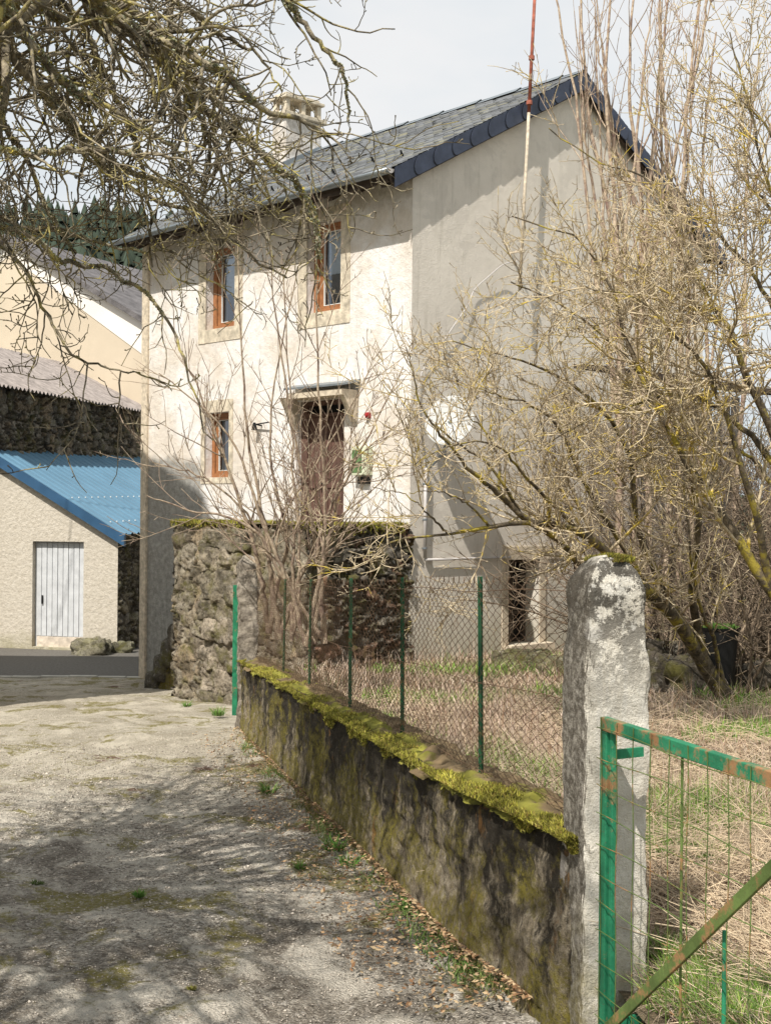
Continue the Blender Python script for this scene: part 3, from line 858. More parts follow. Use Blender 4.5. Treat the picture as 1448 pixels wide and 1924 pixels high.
mb = MB(); mb.fbox(gF, .80, 1.0, .0, .07, .40, .50); mb.build('lower_box', M['black'], mt, bevel=.006)
mb = MB(); mb.fbox(gF, .80, .88, 0, .05, 1.34, 1.42); mb.cyl(gF(.84, .05, 1.38), gF(.84, .075, 1.38), .025)
tag(mb.build('doorbell', M['red'], bevel=.006), 'small red box on the white wall right of the door', 'bell')
wl = empty('wall_lamp', gF(3.15, 0, 1.34), 'small dark bracket lamp on the white front left of the door', 'lamp')
mb = MB(); mb.bar(gF(3.3, 0, 1.33), gF(3.3, .12, 1.35), .02); mb.bar(gF(3.42, .06, 1.35), gF(3.0, .10, 1.37), .018); mb.build('arm', M['black'], wl)
mb = MB(); mb.cyl(gF(3.36, .1, 1.26), gF(3.36, .1, 1.38), .05, .02); mb.build('lamp_shade', M['black'], wl)
# ------------------------------------------------------------------ stone walls
def stone_panel(name, g, u0, u1, z0, z1, mat, parent, res=.022, cell=(.34, .22), amp=.06, seed=1, pal=None, top_jag=.0, dirt=(.07, .058, .04), lean=0.0, e0=.02, e1=.13, wp=.10):
    nu = max(8, int((u1 - u0) / res)); nz = max(8, int((z1 - z0) / res))
    Ug, Vg = np.meshgrid(np.linspace(u0, u1, nu), np.linspace(0, 1, nz), indexing='ij')
    zt_ = z1 + top_jag * fbm(Ug * 3, Ug * 0 + seed, 0, 4, seed)
    Zg = z0 + (zt_ - z0) * Vg
    wx = Ug + wp * fbm(Ug * 3.4, Zg * 3.4, 0, 4, seed + 3); wz = Zg + wp * .6 * fbm(Ug * 3.4, Zg * 3.4, 7, 4, seed + 4)
    sh = np.floor(wz / cell[1])
    f1, f2, idc = worley(wx / cell[0], wz / cell[1], seed)
    edge = sstep(e0, e1, f2 - f1)
    g1, g2, gid = worley(wx / (cell[0] * .42), wz / (cell[1] * .45), seed + 50)
    small = (vnoise(Ug * 2.2, Zg * 2.2, 0, seed + 31) > .05) * 1.0
    e2 = sstep(e0, e1 * 1.6, g2 - g1)
    edge = edge * (1 - small) + np.minimum(edge, e2) * small
    idc = idc * (1 - small) + ((idc + gid) % 1) * small
    d = edge * amp * (.5 + .9 * idc) + .026 * fbm(Ug * 9, Zg * 9, 0, 5, seed + 9) + .006 * fbm(Ug * 40, Zg * 40, 0, 2, seed + 8) - amp * .6
    d += lean * (1 - Vg)
    pal = pal or [(.30, .25, .19), (.42, .37, .30), (.22, .18, .14), (.36, .29, .20)]
    pal = np.array(pal); k = (idc * 97.3 % 1 * len(pal)).astype(int) % len(pal)
    c = pal[k] * (.75 + .5 * (idc[..., None] * 31.7 % 1))
    c = c * edge[..., None] + np.array(dirt) * (1 - edge[..., None])
    # g: frame function -> build arrays
    o00 = np.array(g(0, 0, 0)); eu = np.array(g(1, 0, 0)) - o00; en = np.array(g(0, 1, 0)) - o00
    XYZ = o00 + Ug[..., None] * eu + d[..., None] * en + Zg[..., None] * np.array([0, 0, 1.])
    return grid_mesh(XYZ[..., 0], XYZ[..., 1], XYZ[..., 2], name, mat, parent, col=c)

def moss_tufts(name, pfun, N, parent, hmin=.008, hmax=.03, pal=None, w=.006, leanmax=1.0):
    p = pfun(N)
    pal = np.array(pal or [(.27, .26, .035), (.42, .39, .06), (.15, .145, .025), (.24, .17, .045), (.46, .41, .10), (.10, .095, .025)])
    k = rng.integers(0, len(pal), len(p))
    n_ = fbm(p[:, 0] * 5, p[:, 1] * 5, p[:, 2] * 5, 3, 77)[:, None]
    col = pal[k] * (1 + .45 * n_)
    col = np.clip(col, .01, 1)
    return blades(p, rng.uniform(hmin, hmax, len(p)), np.full(len(p), w) * rng.uniform(.6, 1.4, len(p)), rng.random(len(p)) * 6.28, rng.uniform(0, leanmax, len(p)), col, name, M['moss'], parent, seg=2)

# terrace in front of the door
WT = 1.8; ZT = -.20
K = C0 - B * WT
gT = frame(K, A, -B)           # long face, parallel to the facade
gR = frame(K, B, -A)           # end face, in line with the gable
LTer = 3.04
terr = empty('stone_terrace', (K[0], K[1], -2.6), 'tall mossy rubble stone terrace wall under the front door', 'terrace wall')
greys = [(.24, .21, .17), (.33, .29, .23), (.17, .14, .11), (.29, .24, .16)]
stone_panel('front_face', gT, -.04, LTer, -3.0, ZT, M['mossstone'], terr, amp=.05, cell=(.42, .27), dirt=(.24, .20, .14), seed=4, pal=[(.42, .35, .25), (.52, .45, .34), (.28, .23, .17), (.46, .36, .24)], top_jag=.03, e0=0, e1=.07)
stone_panel('end_face', gR, -.05, WT + .02, -3.0, ZT, M['mossstone'], terr, amp=.10, cell=(.40, .20), seed=9, pal=greys + [(.30, .17, .11)], top_jag=.04, e0=0, e1=.09)
mb = MB(); mb.hexa([gT(0.02, -WT, -3), gT(LTer - .02, -WT, -3), gT(LTer - .02, -.08, -3), gT(.08, -.08, -3), gT(0.02, -WT, ZT - .03), gT(LTer - .02, -WT, ZT - .03), gT(LTer - .02, -.08, ZT - .03), gT(.08, -.08, ZT - .03)])
mb.build('core', M['kerb'], terr)
stone_panel('left_face', frame(np.array(gT(LTer, 0, 0)[:2]), B, A), 0, WT, -3.0, ZT, M['mossstone'], terr, amp=.08, seed=12, pal=greys)
nx, ny = 130, 80
Ug, Ng = np.meshgrid(np.linspace(-.07, LTer + .03, nx), np.linspace(-WT, .07, ny), indexing='ij')
o00 = np.array([K[0], K[1], 0]); XYZ = o00 + Ug[..., None] * np.array([*A, 0]) - Ng[..., None] * np.array([*B, 0])
Zt = ZT - .01 + .035 * fbm(Ug * 5, Ng * 5, 0, 4, 3) + .03 * sstep(-.35, .0, Ng)
grid_mesh(XYZ[..., 0], XYZ[..., 1], Zt, 'top_face', M['soil'], terr)
def fT(N):
    N2 = N // 2
    u = rng.uniform(-.05, LTer, N2); n = rng.uniform(-.25, .09, N2) ; z = ZT + .02 + .02 * rng.random(N2) - .10 * sstep(.05, .09, n) * rng.random(N2)
    p1 = np.stack([K[0] + A[0] * u - B[0] * n, K[1] + A[1] * u - B[1] * n, z], 1)
    v = rng.uniform(-.05, WT, N2); n = rng.uniform(-.25, .07, N2); z = ZT + .03 * rng.random(N2) - .14 * sstep(.03, .07, n) * rng.random(N2)
    p2 = np.stack([K[0] + B[0] * v - A[0] * n, K[1] + B[1] * v - A[1] * n, z], 1)
    p = np.concatenate([p1, p2]); m = fbm(p[:, 0] * 3, p[:, 1] * 3, 0, 3, 5) > -.35
    return p[m]
moss_tufts('moss', fT, 16000, terr, .02, .06, w=.014)
# quoined pier
pier = empty('stone_pier', gT(1.8, .1, -2.65), 'pier of big rough stones at the corner of the terrace wall', 'stone pier')
zz = -3.0; k = 0
def rockbox(g, u0, u1, n0, n1, z0, z1, mat, parent, name, seed, amp=.03, res=14, pal=(.42, .36, .28), pw=6):
    # rounded noisy block
    s = np.linspace(-1, 1, res); V, Fc = [], []
    off = 0
    for ax in range(3):
        for sg in (-1, 1):
            a, b = np.meshgrid(s, s, indexing='ij'); c = np.full_like(a, sg)
            xyz = [None] * 3; xyz[ax] = c; xyz[(ax + 1) % 3] = a; xyz[(ax + 2) % 3] = b
            q = np.stack(xyz, -1)
            p6 = (np.abs(q) ** pw).sum(-1, keepdims=True) ** (1 / pw)
            q = q / p6
            V.append(q.reshape(-1, 3)); i = np.arange(res - 1)[:, None] * res + np.arange(res - 1)[None, :]
            Fc.append(np.stack([i, i + 1, i + res + 1, i + res], -1).reshape(-1, 4) + off); off += res * res
    V = np.concatenate(V)
    U = (u0 + u1) / 2 + V[:, 0] * (u1 - u0) / 2; Nn = (n0 + n1) / 2 + V[:, 1] * (n1 - n0) / 2; Z = (z0 + z1) / 2 + V[:, 2] * (z1 - z0) / 2
    e = amp * (fbm(U * 6 + seed, Nn * 6, Z * 6, 5, seed) + .35 * np.abs(fbm(U * 14 + seed, Nn * 14, Z * 14, 4, seed + 1)))
    U += V[:, 0] * e; Nn += V[:, 1] * e; Z += V[:, 2] * e
    o00 = np.array(g(0, 0, 0)); eu = np.array(g(1, 0, 0)) - o00; en = np.array(g(0, 1, 0)) - o00
    W = o00 + U[:, None] * eu + Nn[:, None] * en + Z[:, None] * np.array([0, 0, 1.])
    c = np.array(pal) * (1 + .35 * fbm(U * 9, Nn * 9, Z * 9, 3, seed)[:, None])
    return mesh_np(name, W, np.concatenate(Fc), mat, parent, col=c, smooth=True)
while zz < ZT - .1:
    h = random.uniform(.24, .46); h = min(h, ZT + .02 - zz)
    sh = random.uniform(-.05, .06)
    rockbox(gT, 1.22 + sh, 2.22 + sh * .7, -.3, .13 + random.uniform(-.04, .05), zz, zz + h + .015, M['mossstone'], pier, 'quoin_stone', 40 + k, .045, res=40, pw=12, pal=random.choice([(.44, .37, .27), (.34, .29, .21), (.50, .42, .32)])); zz += h; k += 1
# steps beside the terrace
st = empty('stone_steps', H(4.6, -.6, -2.9), 'steep worn stone steps against the shaded foot of the house', 'steps')
for i in range(9):
    t0 = 3.06 + .0 + i * .21; z1 = -.42 - i * .27
    rockbox(gF, t0, t0 + .34, .02, .98, z1 - .45, z1, M['mossstone'], st, 'step', 70 + i, .02, res=10, pal=(.16, .14, .11))
mb = MB(); pr = [gF(3.04, .9, -3.0)] + [gF(3.1 + i * .21, .9, -.7 - i * .27) for i in range(9)] + [gF(4.95, .9, -3.0)]
pr2 = [gF(3.04, .05, -3.0)] + [gF(3.1 + i * .21, .05, -.7 - i * .27) for i in range(9)] + [gF(4.95, .05, -3.0)]
mb.poly(pr); mb.build('side_wall', M['lowwall'], st)

# low garden wall
Y0, Y1 = 4.30, 14.15
gl = empty('low_garden_wall', (wall_x(9), 9, lane_z(0, 9)), 'low stained concrete wall beside the lane with moss along its top', 'wall')
nu, nz = 760, 60
Yg, Vg = np.meshgrid(np.concatenate([Y0 + (Y1 - Y0) * np.linspace(0, 1, nu) ** 1.6]), np.linspace(0, 1, nz), indexing='ij')
zb = lane_z(0, Yg) - .12; ztp = walltop_z(Yg)
Zg = zb + (ztp - zb) * Vg
off = .022 * fbm(Yg * 1.3, Zg * 2.6, 0, 3, 51) + .009 * fbm(Yg * 6, Zg * 22, 0, 5, 52) + .005 * fbm(Yg * 40, Zg * 50, 0, 2, 53) + .05 * (1 - Vg) ** 3 - .05 * sstep(.93, 1.0, Vg)
Xg = wall_x(Yg) - off + .10 * sstep(4.40, 4.31, Yg)
grid_mesh(Xg, Yg, Zg, 'road_face', M['lowwall'], gl)
nt = 26
Yt, Wt = np.meshgrid(Yg[:, 0], np.linspace(0, 1, nt), indexing='ij')
cush = np.clip(.5 + .8 * fbm(Yt * 3.1, Wt * 2, 0, 4, 60), 0, 1.3)
Zt = walltop_z(Yt) + .035 * np.sin(np.pi * np.clip(Wt, .0, 1)) * cush + .012 * fbm(Yt * 20, Wt * 6, 0, 3, 61)
Zt[:, 0] -= .03
Xt = wall_x(Yt) + .05 - .075 * (Wt < .001) - off[:, -1:] - .045 * (1 - Wt) * (1 + .8 * fbm(Yt * 4, Yt * 0, 0, 3, 66)) + .23 * Wt * (.3 + .7 * sstep(4.50, 4.60, Yt)) 
mixw = sstep(-.35, .35, fbm(Yt * 4.5, Wt * 2.5, 0, 4, 62) + .60 - 1.9 * Wt + .5 * fbm(Yt * 1.7, Yt * 0, 0, 3, 99))[..., None]
mc = (np.array([.17, .16, .03]) * mixw + np.array([.14, .10, .055]) * (1 - mixw)) * (1 + .4 * fbm(Yt * 14, Wt * 6, 0, 3, 67)[..., None])
grid_mesh(Xt, Yt, Zt, 'moss_cap', M['moss'], gl, col=np.clip(mc, .02, 1))
def fW(N):
    y = Y0 + (Y1 - Y0) * rng.random(N) ** 1.9; w = rng.random(N) ** 1.2
    z = walltop_z(y) + .03 * np.sin(np.pi * w) * np.clip(.5 + .8 * fbm(y * 3.1, w * 2, 0, 4, 60), 0, 1.3) - .004
    x = wall_x(y) - .04 * (1 - w) + .20 * w
    dr = rng.random(N) < .30
    drop = rng.random(N) ** 1.8 * .075 * np.clip(.35 + 1.1 * fbm(y * 2.6, y * 0, 0, 3, 63), .05, 1.3)
    z = np.where(dr, walltop_z(y) - drop, z); x = np.where(dr, wall_x(y) - .018 + .02 * rng.random(N), x)
    p = np.stack([x, y, z], 1)
    dr = dr | (y < 0)
    p = p[(y > 4.46) | (w < .1) | dr]; y, w, dr = y[(y > 4.46) | (w < .1) | dr], w[(y > 4.46) | (w < .1) | dr], dr[(y > 4.46) | (w < .1) | dr]
    m = (fbm(y * 4.5, w * 2.5, 0, 4, 62) + .60 - 1.9 * w + .5 * fbm(y * 1.7, y * 0, 0, 3, 99) > -.12 + .5 * (rng.random(len(y)) - .5)) | dr
    return p[m]
moss_tufts('moss', fW, 120000, gl, .008, .028, w=.0055, leanmax=1.5)
Yc = 4.52
mb = MB(); mb.hexa([(wall_x(Yc) + .05, Yc, -3), (wall_x(Yc) + .22, Yc, -3), (wall_x(Y1) + .22, Y1, -3), (wall_x(Y1) + .05, Y1, -3), (wall_x(Yc) + .05, Yc, walltop_z(Yc) - .03), (wall_x(Yc) + .22, Yc, walltop_z(Yc) - .03), (wall_x(Y1) + .22, Y1, walltop_z(Y1) - .03), (wall_x(Y1) + .05, Y1, walltop_z(Y1) - .03)])
mb.build('core', M['kerb'], gl)

# gate pillar (near)
def pillar(name, Fc, w, d, zb, zsh, ztp, mat, seed, label, lean=(0, 0), res=.011, amp=.010, batter=.0):
    e = empty(name, (Fc[0], Fc[1], zb + .1), label, 'pillar')
    ux = np.array([.977, .212]); uy = np.array([-.212, .977])
    # ring profile as superellipse
    na = 120; nz = int((ztp - zb) / res)
    an = np.linspace(0, 2 * np.pi, na + 1)
    cx, sx = np.cos(an), np.sin(an)
    ex = .10
    px = np.sign(cx) * np.abs(cx) ** ex; py = np.sign(sx) * np.abs(sx) ** ex
    m = np.maximum(np.abs(px), np.abs(py))
    zs = np.linspace(zb, ztp, nz)
    Z, An = np.meshgrid(zs, an, indexing='ij')
    top = np.clip((Z - zsh) / (ztp - zsh), 0, 1)
    k = np.sqrt(np.clip(1 - top ** 1.7, 0, 1)) * (1 - .10 * sstep(zsh - .25, zsh, Z)) + batter * (1 - (Z - zb) / (ztp - zb))
    PX = px[None] * k; PY = py[None] * k
    nx_ = amp * fbm(PX * 2 + Z * 5, PY * 2 + Z * 3, Z * 4, 4, seed) * 2.0 + amp * .5 * fbm(PX * 12, PY * 12, Z * 30, 3, seed + 1)
    hx = PX * (w / 2 + nx_) + w / 2; hy = PY * (d / 2 + nx_) + d / 2
    X = Fc[0] + ux[0] * hx + uy[0] * hy + lean[0] * (Z - zb); Y = Fc[1] + ux[1] * hx + uy[1] * hy + lean[1] * (Z - zb)
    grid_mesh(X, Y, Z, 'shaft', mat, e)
    return e, ux, uy
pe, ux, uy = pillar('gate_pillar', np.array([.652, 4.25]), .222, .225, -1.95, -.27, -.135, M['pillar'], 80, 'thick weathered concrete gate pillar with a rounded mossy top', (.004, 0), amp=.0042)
cx_ = np.array([.652, 4.25]) + ux * .111 + uy * .11
def fP(N):
    a = rng.random(N) * 6.28; r = rng.random(N) ** .6 * .075
    x = cx_[0] + .018 + r * np.cos(a) * 1.15; y = cx_[1] + r * np.sin(a)
    z = -.150 - .020 * (r / .1) ** 2 + .006 * rng.random(N)
    p = np.stack([x, y, z], 1); return p[fbm(p[:, 0] * 14, p[:, 1] * 14, 0, 3, 4) > -.25]
moss_tufts('moss', fP, 4500, pe, .006, .020, w=.004)
# thin mortar line across the front
pe2, _, _ = pillar('gate_post', np.array([-1.565, 13.95]), .215, .22, -2.6, -.62, -.47, M['oldpost'], 90, 'short old stone gate post at the far end of the low wall', (.0, 0), res=.02, amp=.012)
pe2['label'] = 'narrow old stone gate post at the far end of the low wall'; pe2['category'] = 'gate post'

# wire fence
fe = empty('wire_fence', (wall_x(9) + .16, 9, walltop_z(9)), 'rusty chain link fence on green posts above the low wall', 'fence')
def fpt(y, h, out=0.0): return np.array([wall_x(y) + .16 + out, y, walltop_z(y) + h])
fy0, fy1, FH = 4.52, 13.9, .86
n = 21 * 2 + 1; sp = .046
yy = np.arange(fy0, fy1, sp); N = len(yy)
hh = np.linspace(.02, FH, n)
zig = np.where(np.arange(n) % 2 == 0, -1, 1) * sp * .53
pts = np.zeros((N, n, 3))
sgn = np.where(np.arange(N) % 2 == 0, 1, -1)[:, None]
warp = .02 * fbm(yy[:, None] * 1.3, hh[None, :] * 2, 0, 2, 8)
Yw = yy[:, None] + zig[None, :] * 1.0 * sgn ** 0 + warp + np.where(np.arange(N) % 2 == 0, 0, 0)[:, None]
Yw = yy[:, None] + zig[None, :] * sgn + warp
out = .012 * fbm(yy[:, None] * 1.1, hh[None, :] * 3, 3, 2, 11) + .002 * np.where(np.arange(n) % 2 == 0, -1, 1)[None, :]
pts[..., 1] = Yw; pts[..., 0] = wall_x(Yw) + .16 + out
pts[..., 2] = walltop_z(Yw) + hh[None, :] + .01 * fbm(yy * .9, yy * 0, 0, 2, 15)[:, None]
# alternate strands are mirrored so that they form diamonds
half = pts.copy(); 
rad = np.full((N, n), .0019)
tip = pts[:, -1:] + np.array([0, .006, .022])[None, None]; tip[..., 0] += rng.normal(size=(N, 1)) * .006; tip[..., 1] += rng.normal(size=(N, 1)) * .008
pts2 = np.concatenate([pts, tip], 1); rad2 = np.concatenate([rad, rad[:, :1] * .8], 1)
tube_mesh([(pts2, rad2, 3)], 'mesh', M['wire'], fe)
for h in (.04, .42, .82):
    yk = np.linspace(fy0, fy1, 60); q = np.stack([wall_x(yk) + .157, yk, walltop_z(yk) + h + .008 * np.sin(yk * 4)], 1)
    tube_mesh([(q[None], np.full((1, 60), .0017), 4)], 'tension_wire', M['wire'], fe)
for i, y in enumerate((5.74, 7.25, 8.78, 10.5, 12.0)):
    mb = MB(); q0, q1 = fpt(y, -.05, .02), fpt(y, FH + .02, .02 + .006 * (i - 2))
    mb.bar(q0, q1, .022, .004); mb.bar(q0 + [.0, .012, 0], q1 + [0, .012, 0], .004, .022); mb.build('post', M['postgreen'], fe)

# near green gate
gd = np.array([.314, -.949]); gn = np.array([-.949, -.314]); G0 = np.array([.700, 4.15])
gg = frame(G0, gd, gn)
gate = empty('green_gate', gg(0, 0, -1.75), 'large chipped green metal gate with rusty wire grid on the pillar', 'gate')
ZTg, ZBg, LG = -.645, -1.74, 1.75
mb = MB(); mb.fbox(gg, 0, LG, -.014, .014, ZTg - .042, ZTg); mb.build('top_rail', m_greenpaint('patchy_green_rust', .55), gate, bevel=.003)
mb = MB(); mb.fbox(gg, 0, .042, -.013, .013, ZBg, ZTg - .043); mb.fbox(gg, .046, .066, -.013, .004, ZBg, ZTg - .043); mb.build('hinge_stile', M['gate'], gate, bevel=.003)
mb = MB(); mb.fbox(gg, .042, LG, -.012, .012, ZBg - .02, ZBg + .02); mb.build('bottom_rail', M['gate'], gate, bevel=.003)
mb = MB(); mb.fbox(gg, LG - .04, LG, -.013, .013, ZBg + .021, ZTg - .043); mb.build('latch_stile', M['gate'], gate, bevel=.003)
mb = MB(); mb.bar(gg(.02, 0.022, -1.66), gg(1.2, 0.022, -.655), .012, .034, up=(0, 0, 1)); mb.build('brace', M['gaterust'], gate, bevel=.002)
mb = MB(); mb.cyl(gg(.456, -.01, ZBg), gg(.456, -.01, ZTg - .03), .0042); mb.build('stay_rod', M['gaterust'], gate)
mb = MB(); mb.cyl(gg(.677, -.01, ZBg), gg(.677, -.01, -1.12), .0062); mb.build('stay_rod', M['gate'], gate)
for z in (ZTg - .12, -1.62):
    mb = MB(); mb.bar(gg(.02, -.01, z), gg(.02, -.13, z + .005), .012, .03); mb.cyl(gg(.0, -.03, z - .03), gg(.0, -.03, z + .03), .012)
    mb.build('hinge', M['gate'], gate)
W = []; n = 30
for i, u in enumerate(np.arange(.02, LG, .102)):
    z = np.linspace(ZBg, ZTg, n); uu = u + .004 * np.sin(z * 13 + i)
    W.append(np.stack([G0[0] + gd[0] * uu + gn[0] * (.018 + 0 * z), G0[1] + gd[1] * uu + gn[1] * .018, z], 1))
for i, z0_ in enumerate(np.arange(ZBg + .05, ZTg - .02, .092)):
    u = np.linspace(-.005, LG, n); zz_ = z0_ + .006 * np.sin(u * 9 + i * 1.7) - .012 * u
    W.append(np.stack([G0[0] + gd[0] * u + gn[0] * (.021), G0[1] + gd[1] * u + gn[1] * .021, zz_], 1))
W = np.array(W); tube_mesh([(W, np.full(W.shape[:2], .0017), 4)], 'wire_grid', M['gaterust'], gate)

# far little green gate (seen edge-on)
q0 = P(444, 1100, 14.0); q1 = P(446, 1100, 17.0)
fd = np.array([q1[0] - q0[0], q1[1] - q0[1]]); fl = np.linalg.norm(fd); fd /= fl
gf = frame(q0[:2], fd, np.array([-fd[1], fd[0]]))
g2 = empty('garden_gate', (q0[0], q0[1], -2.4), 'small bright green gate seen edge-on beside the old stone post', 'gate')
for nm, u in (('hinge_stile', 0.0), ('latch_stile', 1.1)):
    mb = MB(); mb.fbox(gf, u, u + .04, -.02, .035, -2.2, -.80 if u == 0 else -1.0); mb.build(nm, M['gate'], g2, bevel=.003)
mb = MB(); mb.fbox(gf, .041, 1.099, -.012, .012, -1.06, -1.02); mb.build('top_rail', M['gate'], g2)
mb = MB(); mb.fbox(gf, .041, 1.099, -.012, .012, -2.1, -2.06); mb.build('bottom_rail', M['gate'], g2)
for u in np.arange(.15, 1.09, .12):
    mb = MB(); mb.cyl(gf(u, 0, -2.08), gf(u, 0, -1.04), .006, n=6); mb.build('rod', M['gate'], g2)

# ------------------------------------------------------------------ garage, barn, buff house
gu = np.array([.97, -.243]); gdp = np.array([.243, .97])
RC = np.array([-5.53, 27.0])
ga = frame(RC, -gu, np.array([-.243, -.97]))       # u leftwards from right corner
gar = empty('garage', (RC[0], RC[1], -2.95), 'low rendered garage with a blue sheet metal roof', 'garage')
zr_g = lambda u: -.50 + u * .567
# door px 62-158 -> u
def g_u(px):
    Pq = (px - CX) / F
    return (RC[0] - Pq * RC[1]) / (.97 + Pq * .243)
du1, du0 = g_u(62), g_u(158)
LGa = 6.0
mb = MB(); wall_holes(mb, ga, 0, LGa, -3.3, -.62, [(du0, du1, -2.9, -.68, .16)])
# sloping top
mb.poly([ga(0, 0, -.62), ga(LGa, 0, -.62), ga(LGa, 0, zr_g(2.95)), ga(2.95, 0, zr_g(2.95)), ga(.0, 0, -.53)])
mb.build('front_wall', M['garagewall'], gar)
gs = frame(RC, gdp, gu)
stone_panel('side_wall', gs, 0, 5, -3.3, -.45, M['stone'], gar, res=.03, cell=(.34, .24), amp=.06, seed=22, pal=greys)
dz = -2.95
mb = MB(); us_ = np.linspace(du0 + .03, du1 - .03, 10)
for i in range(9): mb.fbox(ga, us_[i] + .006, us_[i + 1] - .006, -.15, -.11 + .004 * (i % 2), dz + .27, -.71)
gdoor = mb.build('door', M['greydoor'], gar, bevel=.006)
mb = MB(); mb.fbox(ga, du0 + .0, du1 - .0, -.158, -.13, dz, -.69); mb.build('door_frame', M['greydoor'], gdoor)
mb = MB(); mb.fbox(ga, du0 + .03, du1 - .06, -.15, -.095, dz + .02, dz + .26); mb.build('kick_board', m_simple('flaking_board', (.60, .52, .43), .9, .3, 9, .004), gdoor, bevel=.006)
mb = MB(); mb.fbox(ga, du1 - .20, du1 - .17, -.11, -.07, -2.0, -1.82); mb.build('handle', M['black'], gdoor)
# blue ribbed roof
uu = np.linspace(-.18, 2.95, 3); vv = np.linspace(-.12, 9.0, 760)
Vv, Uu = np.meshgrid(vv, uu, indexing='ij')
rib = .028 * sstep(.30, .42, np.abs(((Vv / .30) % 1) - .5)) + .004 * np.sin(Vv / .06 * 2 * np.pi)
Zr = zr_g(Uu) + .09 + rib + .022 * Vv
XYZ = np.array([RC[0], RC[1]]) + Uu[..., None] * -gu + Vv[..., None] * gdp
roofg = grid_mesh(XYZ[..., 0], XYZ[..., 1], Zr, 'roof', M['blue'], gar)
mb = MB(); mb.hexa([ga(-.2, .06, zr_g(-.2) - .14), ga(2.98, .06, zr_g(2.98) - .14), ga(2.98, .145, zr_g(2.98) - .14), ga(-.2, .145, zr_g(-.2) - .14), ga(-.2, .06, zr_g(-.2) + .085), ga(2.98, .06, zr_g(2.98) + .085), ga(2.98, .145, zr_g(2.98) + .085), ga(-.2, .145, zr_g(-.2) + .085)])
mb.build('verge_trim', M['darkblue'], gar)
mb = MB()
for u in (.22, 1.1):
    for v in np.arange(.1, 5, .30):
        p = RC - gu * u + gdp * v; z = zr_g(u) + .09 + .03 + .022 * v
        mb.cyl((p[0], p[1], z - .01), (p[0], p[1], z + .014), .016, n=6)
mb.build('roof_screws', M['white'], roofg)
# boulder at the garage corner
rk = rockbox(frame((-6.05, 26.55), (1, 0), (0, -1)), -.28, .42, -.15, .2, -3.05, -2.68, M['stone'], None, 'boulder', 5, .09, pal=(.34, .31, .22)); tag(rk, 'pale lichened boulder at the garage corner', 'boulder')
rk = rockbox(frame((-5.45, 26.9), (1, 0), (0, -1)), -.15, .25, -.15, .1, -3.05, -2.75, M['mossstone'], None, 'boulder', 6, .07, pal=(.25, .24, .15)); tag(rk, 'small mossy boulder by the dark garage side', 'boulder')

# stone barn with corrugated roof
W0 = np.array([-8.34, 27.7]); gw = frame(W0 - gdp * 3.0, gdp, gu)
barn = empty('stone_barn', (W0[0], W0[1], -2.95), 'dark rubble stone barn with corrugated grey roof above the garage', 'barn')
stone_panel('side_wall', gw, 2.75, 12.5, .6, 2.70, M['stone'], barn, res=.03, cell=(.36, .24), amp=.09, seed=33, pal=[(.22, .185, .14), (.33, .28, .22), (.14, .115, .09), (.27, .20, .13)], dirt=(.02, .017, .013))
mb = MB(); 
mb.quad(gw(2.75, -.15, -3.2), gw(12.5, -.15, -3.2), gw(12.5, -.15, 2.7), gw(2.75, -.15, 2.7))
mb.poly([gw(2.75, -.05, -3.2), gw(2.75, -6.05, -3.2), gw(2.75, -6.05, 2.7), gw(2.75, -3.0, 3.98), gw(2.75, -.05, 2.68)])
mb.build('end_wall', M['garagewall'], barn)
vv = np.linspace(2.5, 12.2, 900); nn_ = np.linspace(.28, -3.1, 3)
Vv, Nn = np.meshgrid(vv, nn_, indexing='ij')
Zr = 2.60 + (.28 - Nn) * .46 + .032 * np.sin(Vv / .17 * 2 * np.pi)
base2 = W0 - gdp * 3.0
XYZ = base2 + Vv[..., None] * gdp + Nn[..., None] * gu
ro = grid_mesh(XYZ[..., 0], XYZ[..., 1], Zr, 'roof', M['fibre'], barn)
Nn2 = -6.3 + 0 * Nn; Nn2 = np.array([-3.1, -4.6, -6.3])[None, :] + 0 * Nn
XYZ = base2 + Vv[..., None] * gdp + Nn2[..., None] * gu
grid_mesh(XYZ[..., 0], XYZ[..., 1], 2.60 + 3.38 * .46 - (-3.1 - Nn2) * .46 + .032 * np.sin(Vv / .17 * 2 * np.pi), 'roof', M['fibre'], barn)

# buff house behind
yu = np.array([.88, -.47]); yd = np.array([.47, .88])
YA = np.array([-9.63 - .88 * 1.5, 37.0 + .47 * 1.5]); ZAp = 6.95 + 1.5 * .535; YP = .535
gy = frame(YA, yu, -yd)
yh = empty('buff_house', (YA[0], YA[1], -3), 'large buff rendered gable of a house behind the barn', 'house')
Wd = 7.0
mb = MB(); mb.poly([gy(-Wd, 0, -3.2), gy(Wd, 0, -3.2), gy(Wd, 0, ZAp - Wd * YP), gy(0, 0, ZAp), gy(-Wd, 0, ZAp - Wd * YP)]); 
mb.quad(gy(Wd, 0, -3.2), gy(Wd, -9, -3.2), gy(Wd, -9, ZAp - Wd * YP), gy(Wd, 0, ZAp - Wd * YP))
mb.quad(gy(-Wd, 0, -3.2), gy(-Wd, -9, -3.2), gy(-Wd, -9, ZAp - Wd * YP), gy(-Wd, 0, ZAp - Wd * YP))
mb.build('gable_wall', M['yellow'], yh)
mb = MB()
for sg in (1, -1):
    a = lambda u: sg * u
    mb.hexa([gy(a(0), .003, ZAp - .42), gy(a(Wd), .003, ZAp - Wd * YP - 1.1), gy(a(Wd), .02, ZAp - Wd * YP - 1.1), gy(a(0), .02, ZAp - .42), gy(a(0), .003, ZAp - .02), gy(a(Wd), .003, ZAp - Wd * YP - .02), gy(a(Wd), .02, ZAp - Wd * YP - .02), gy(a(0), .02, ZAp - .02)])
mb.build('verge_band', M['band'], yh)  # paler band along the sloping top of the gable
mb = MB()
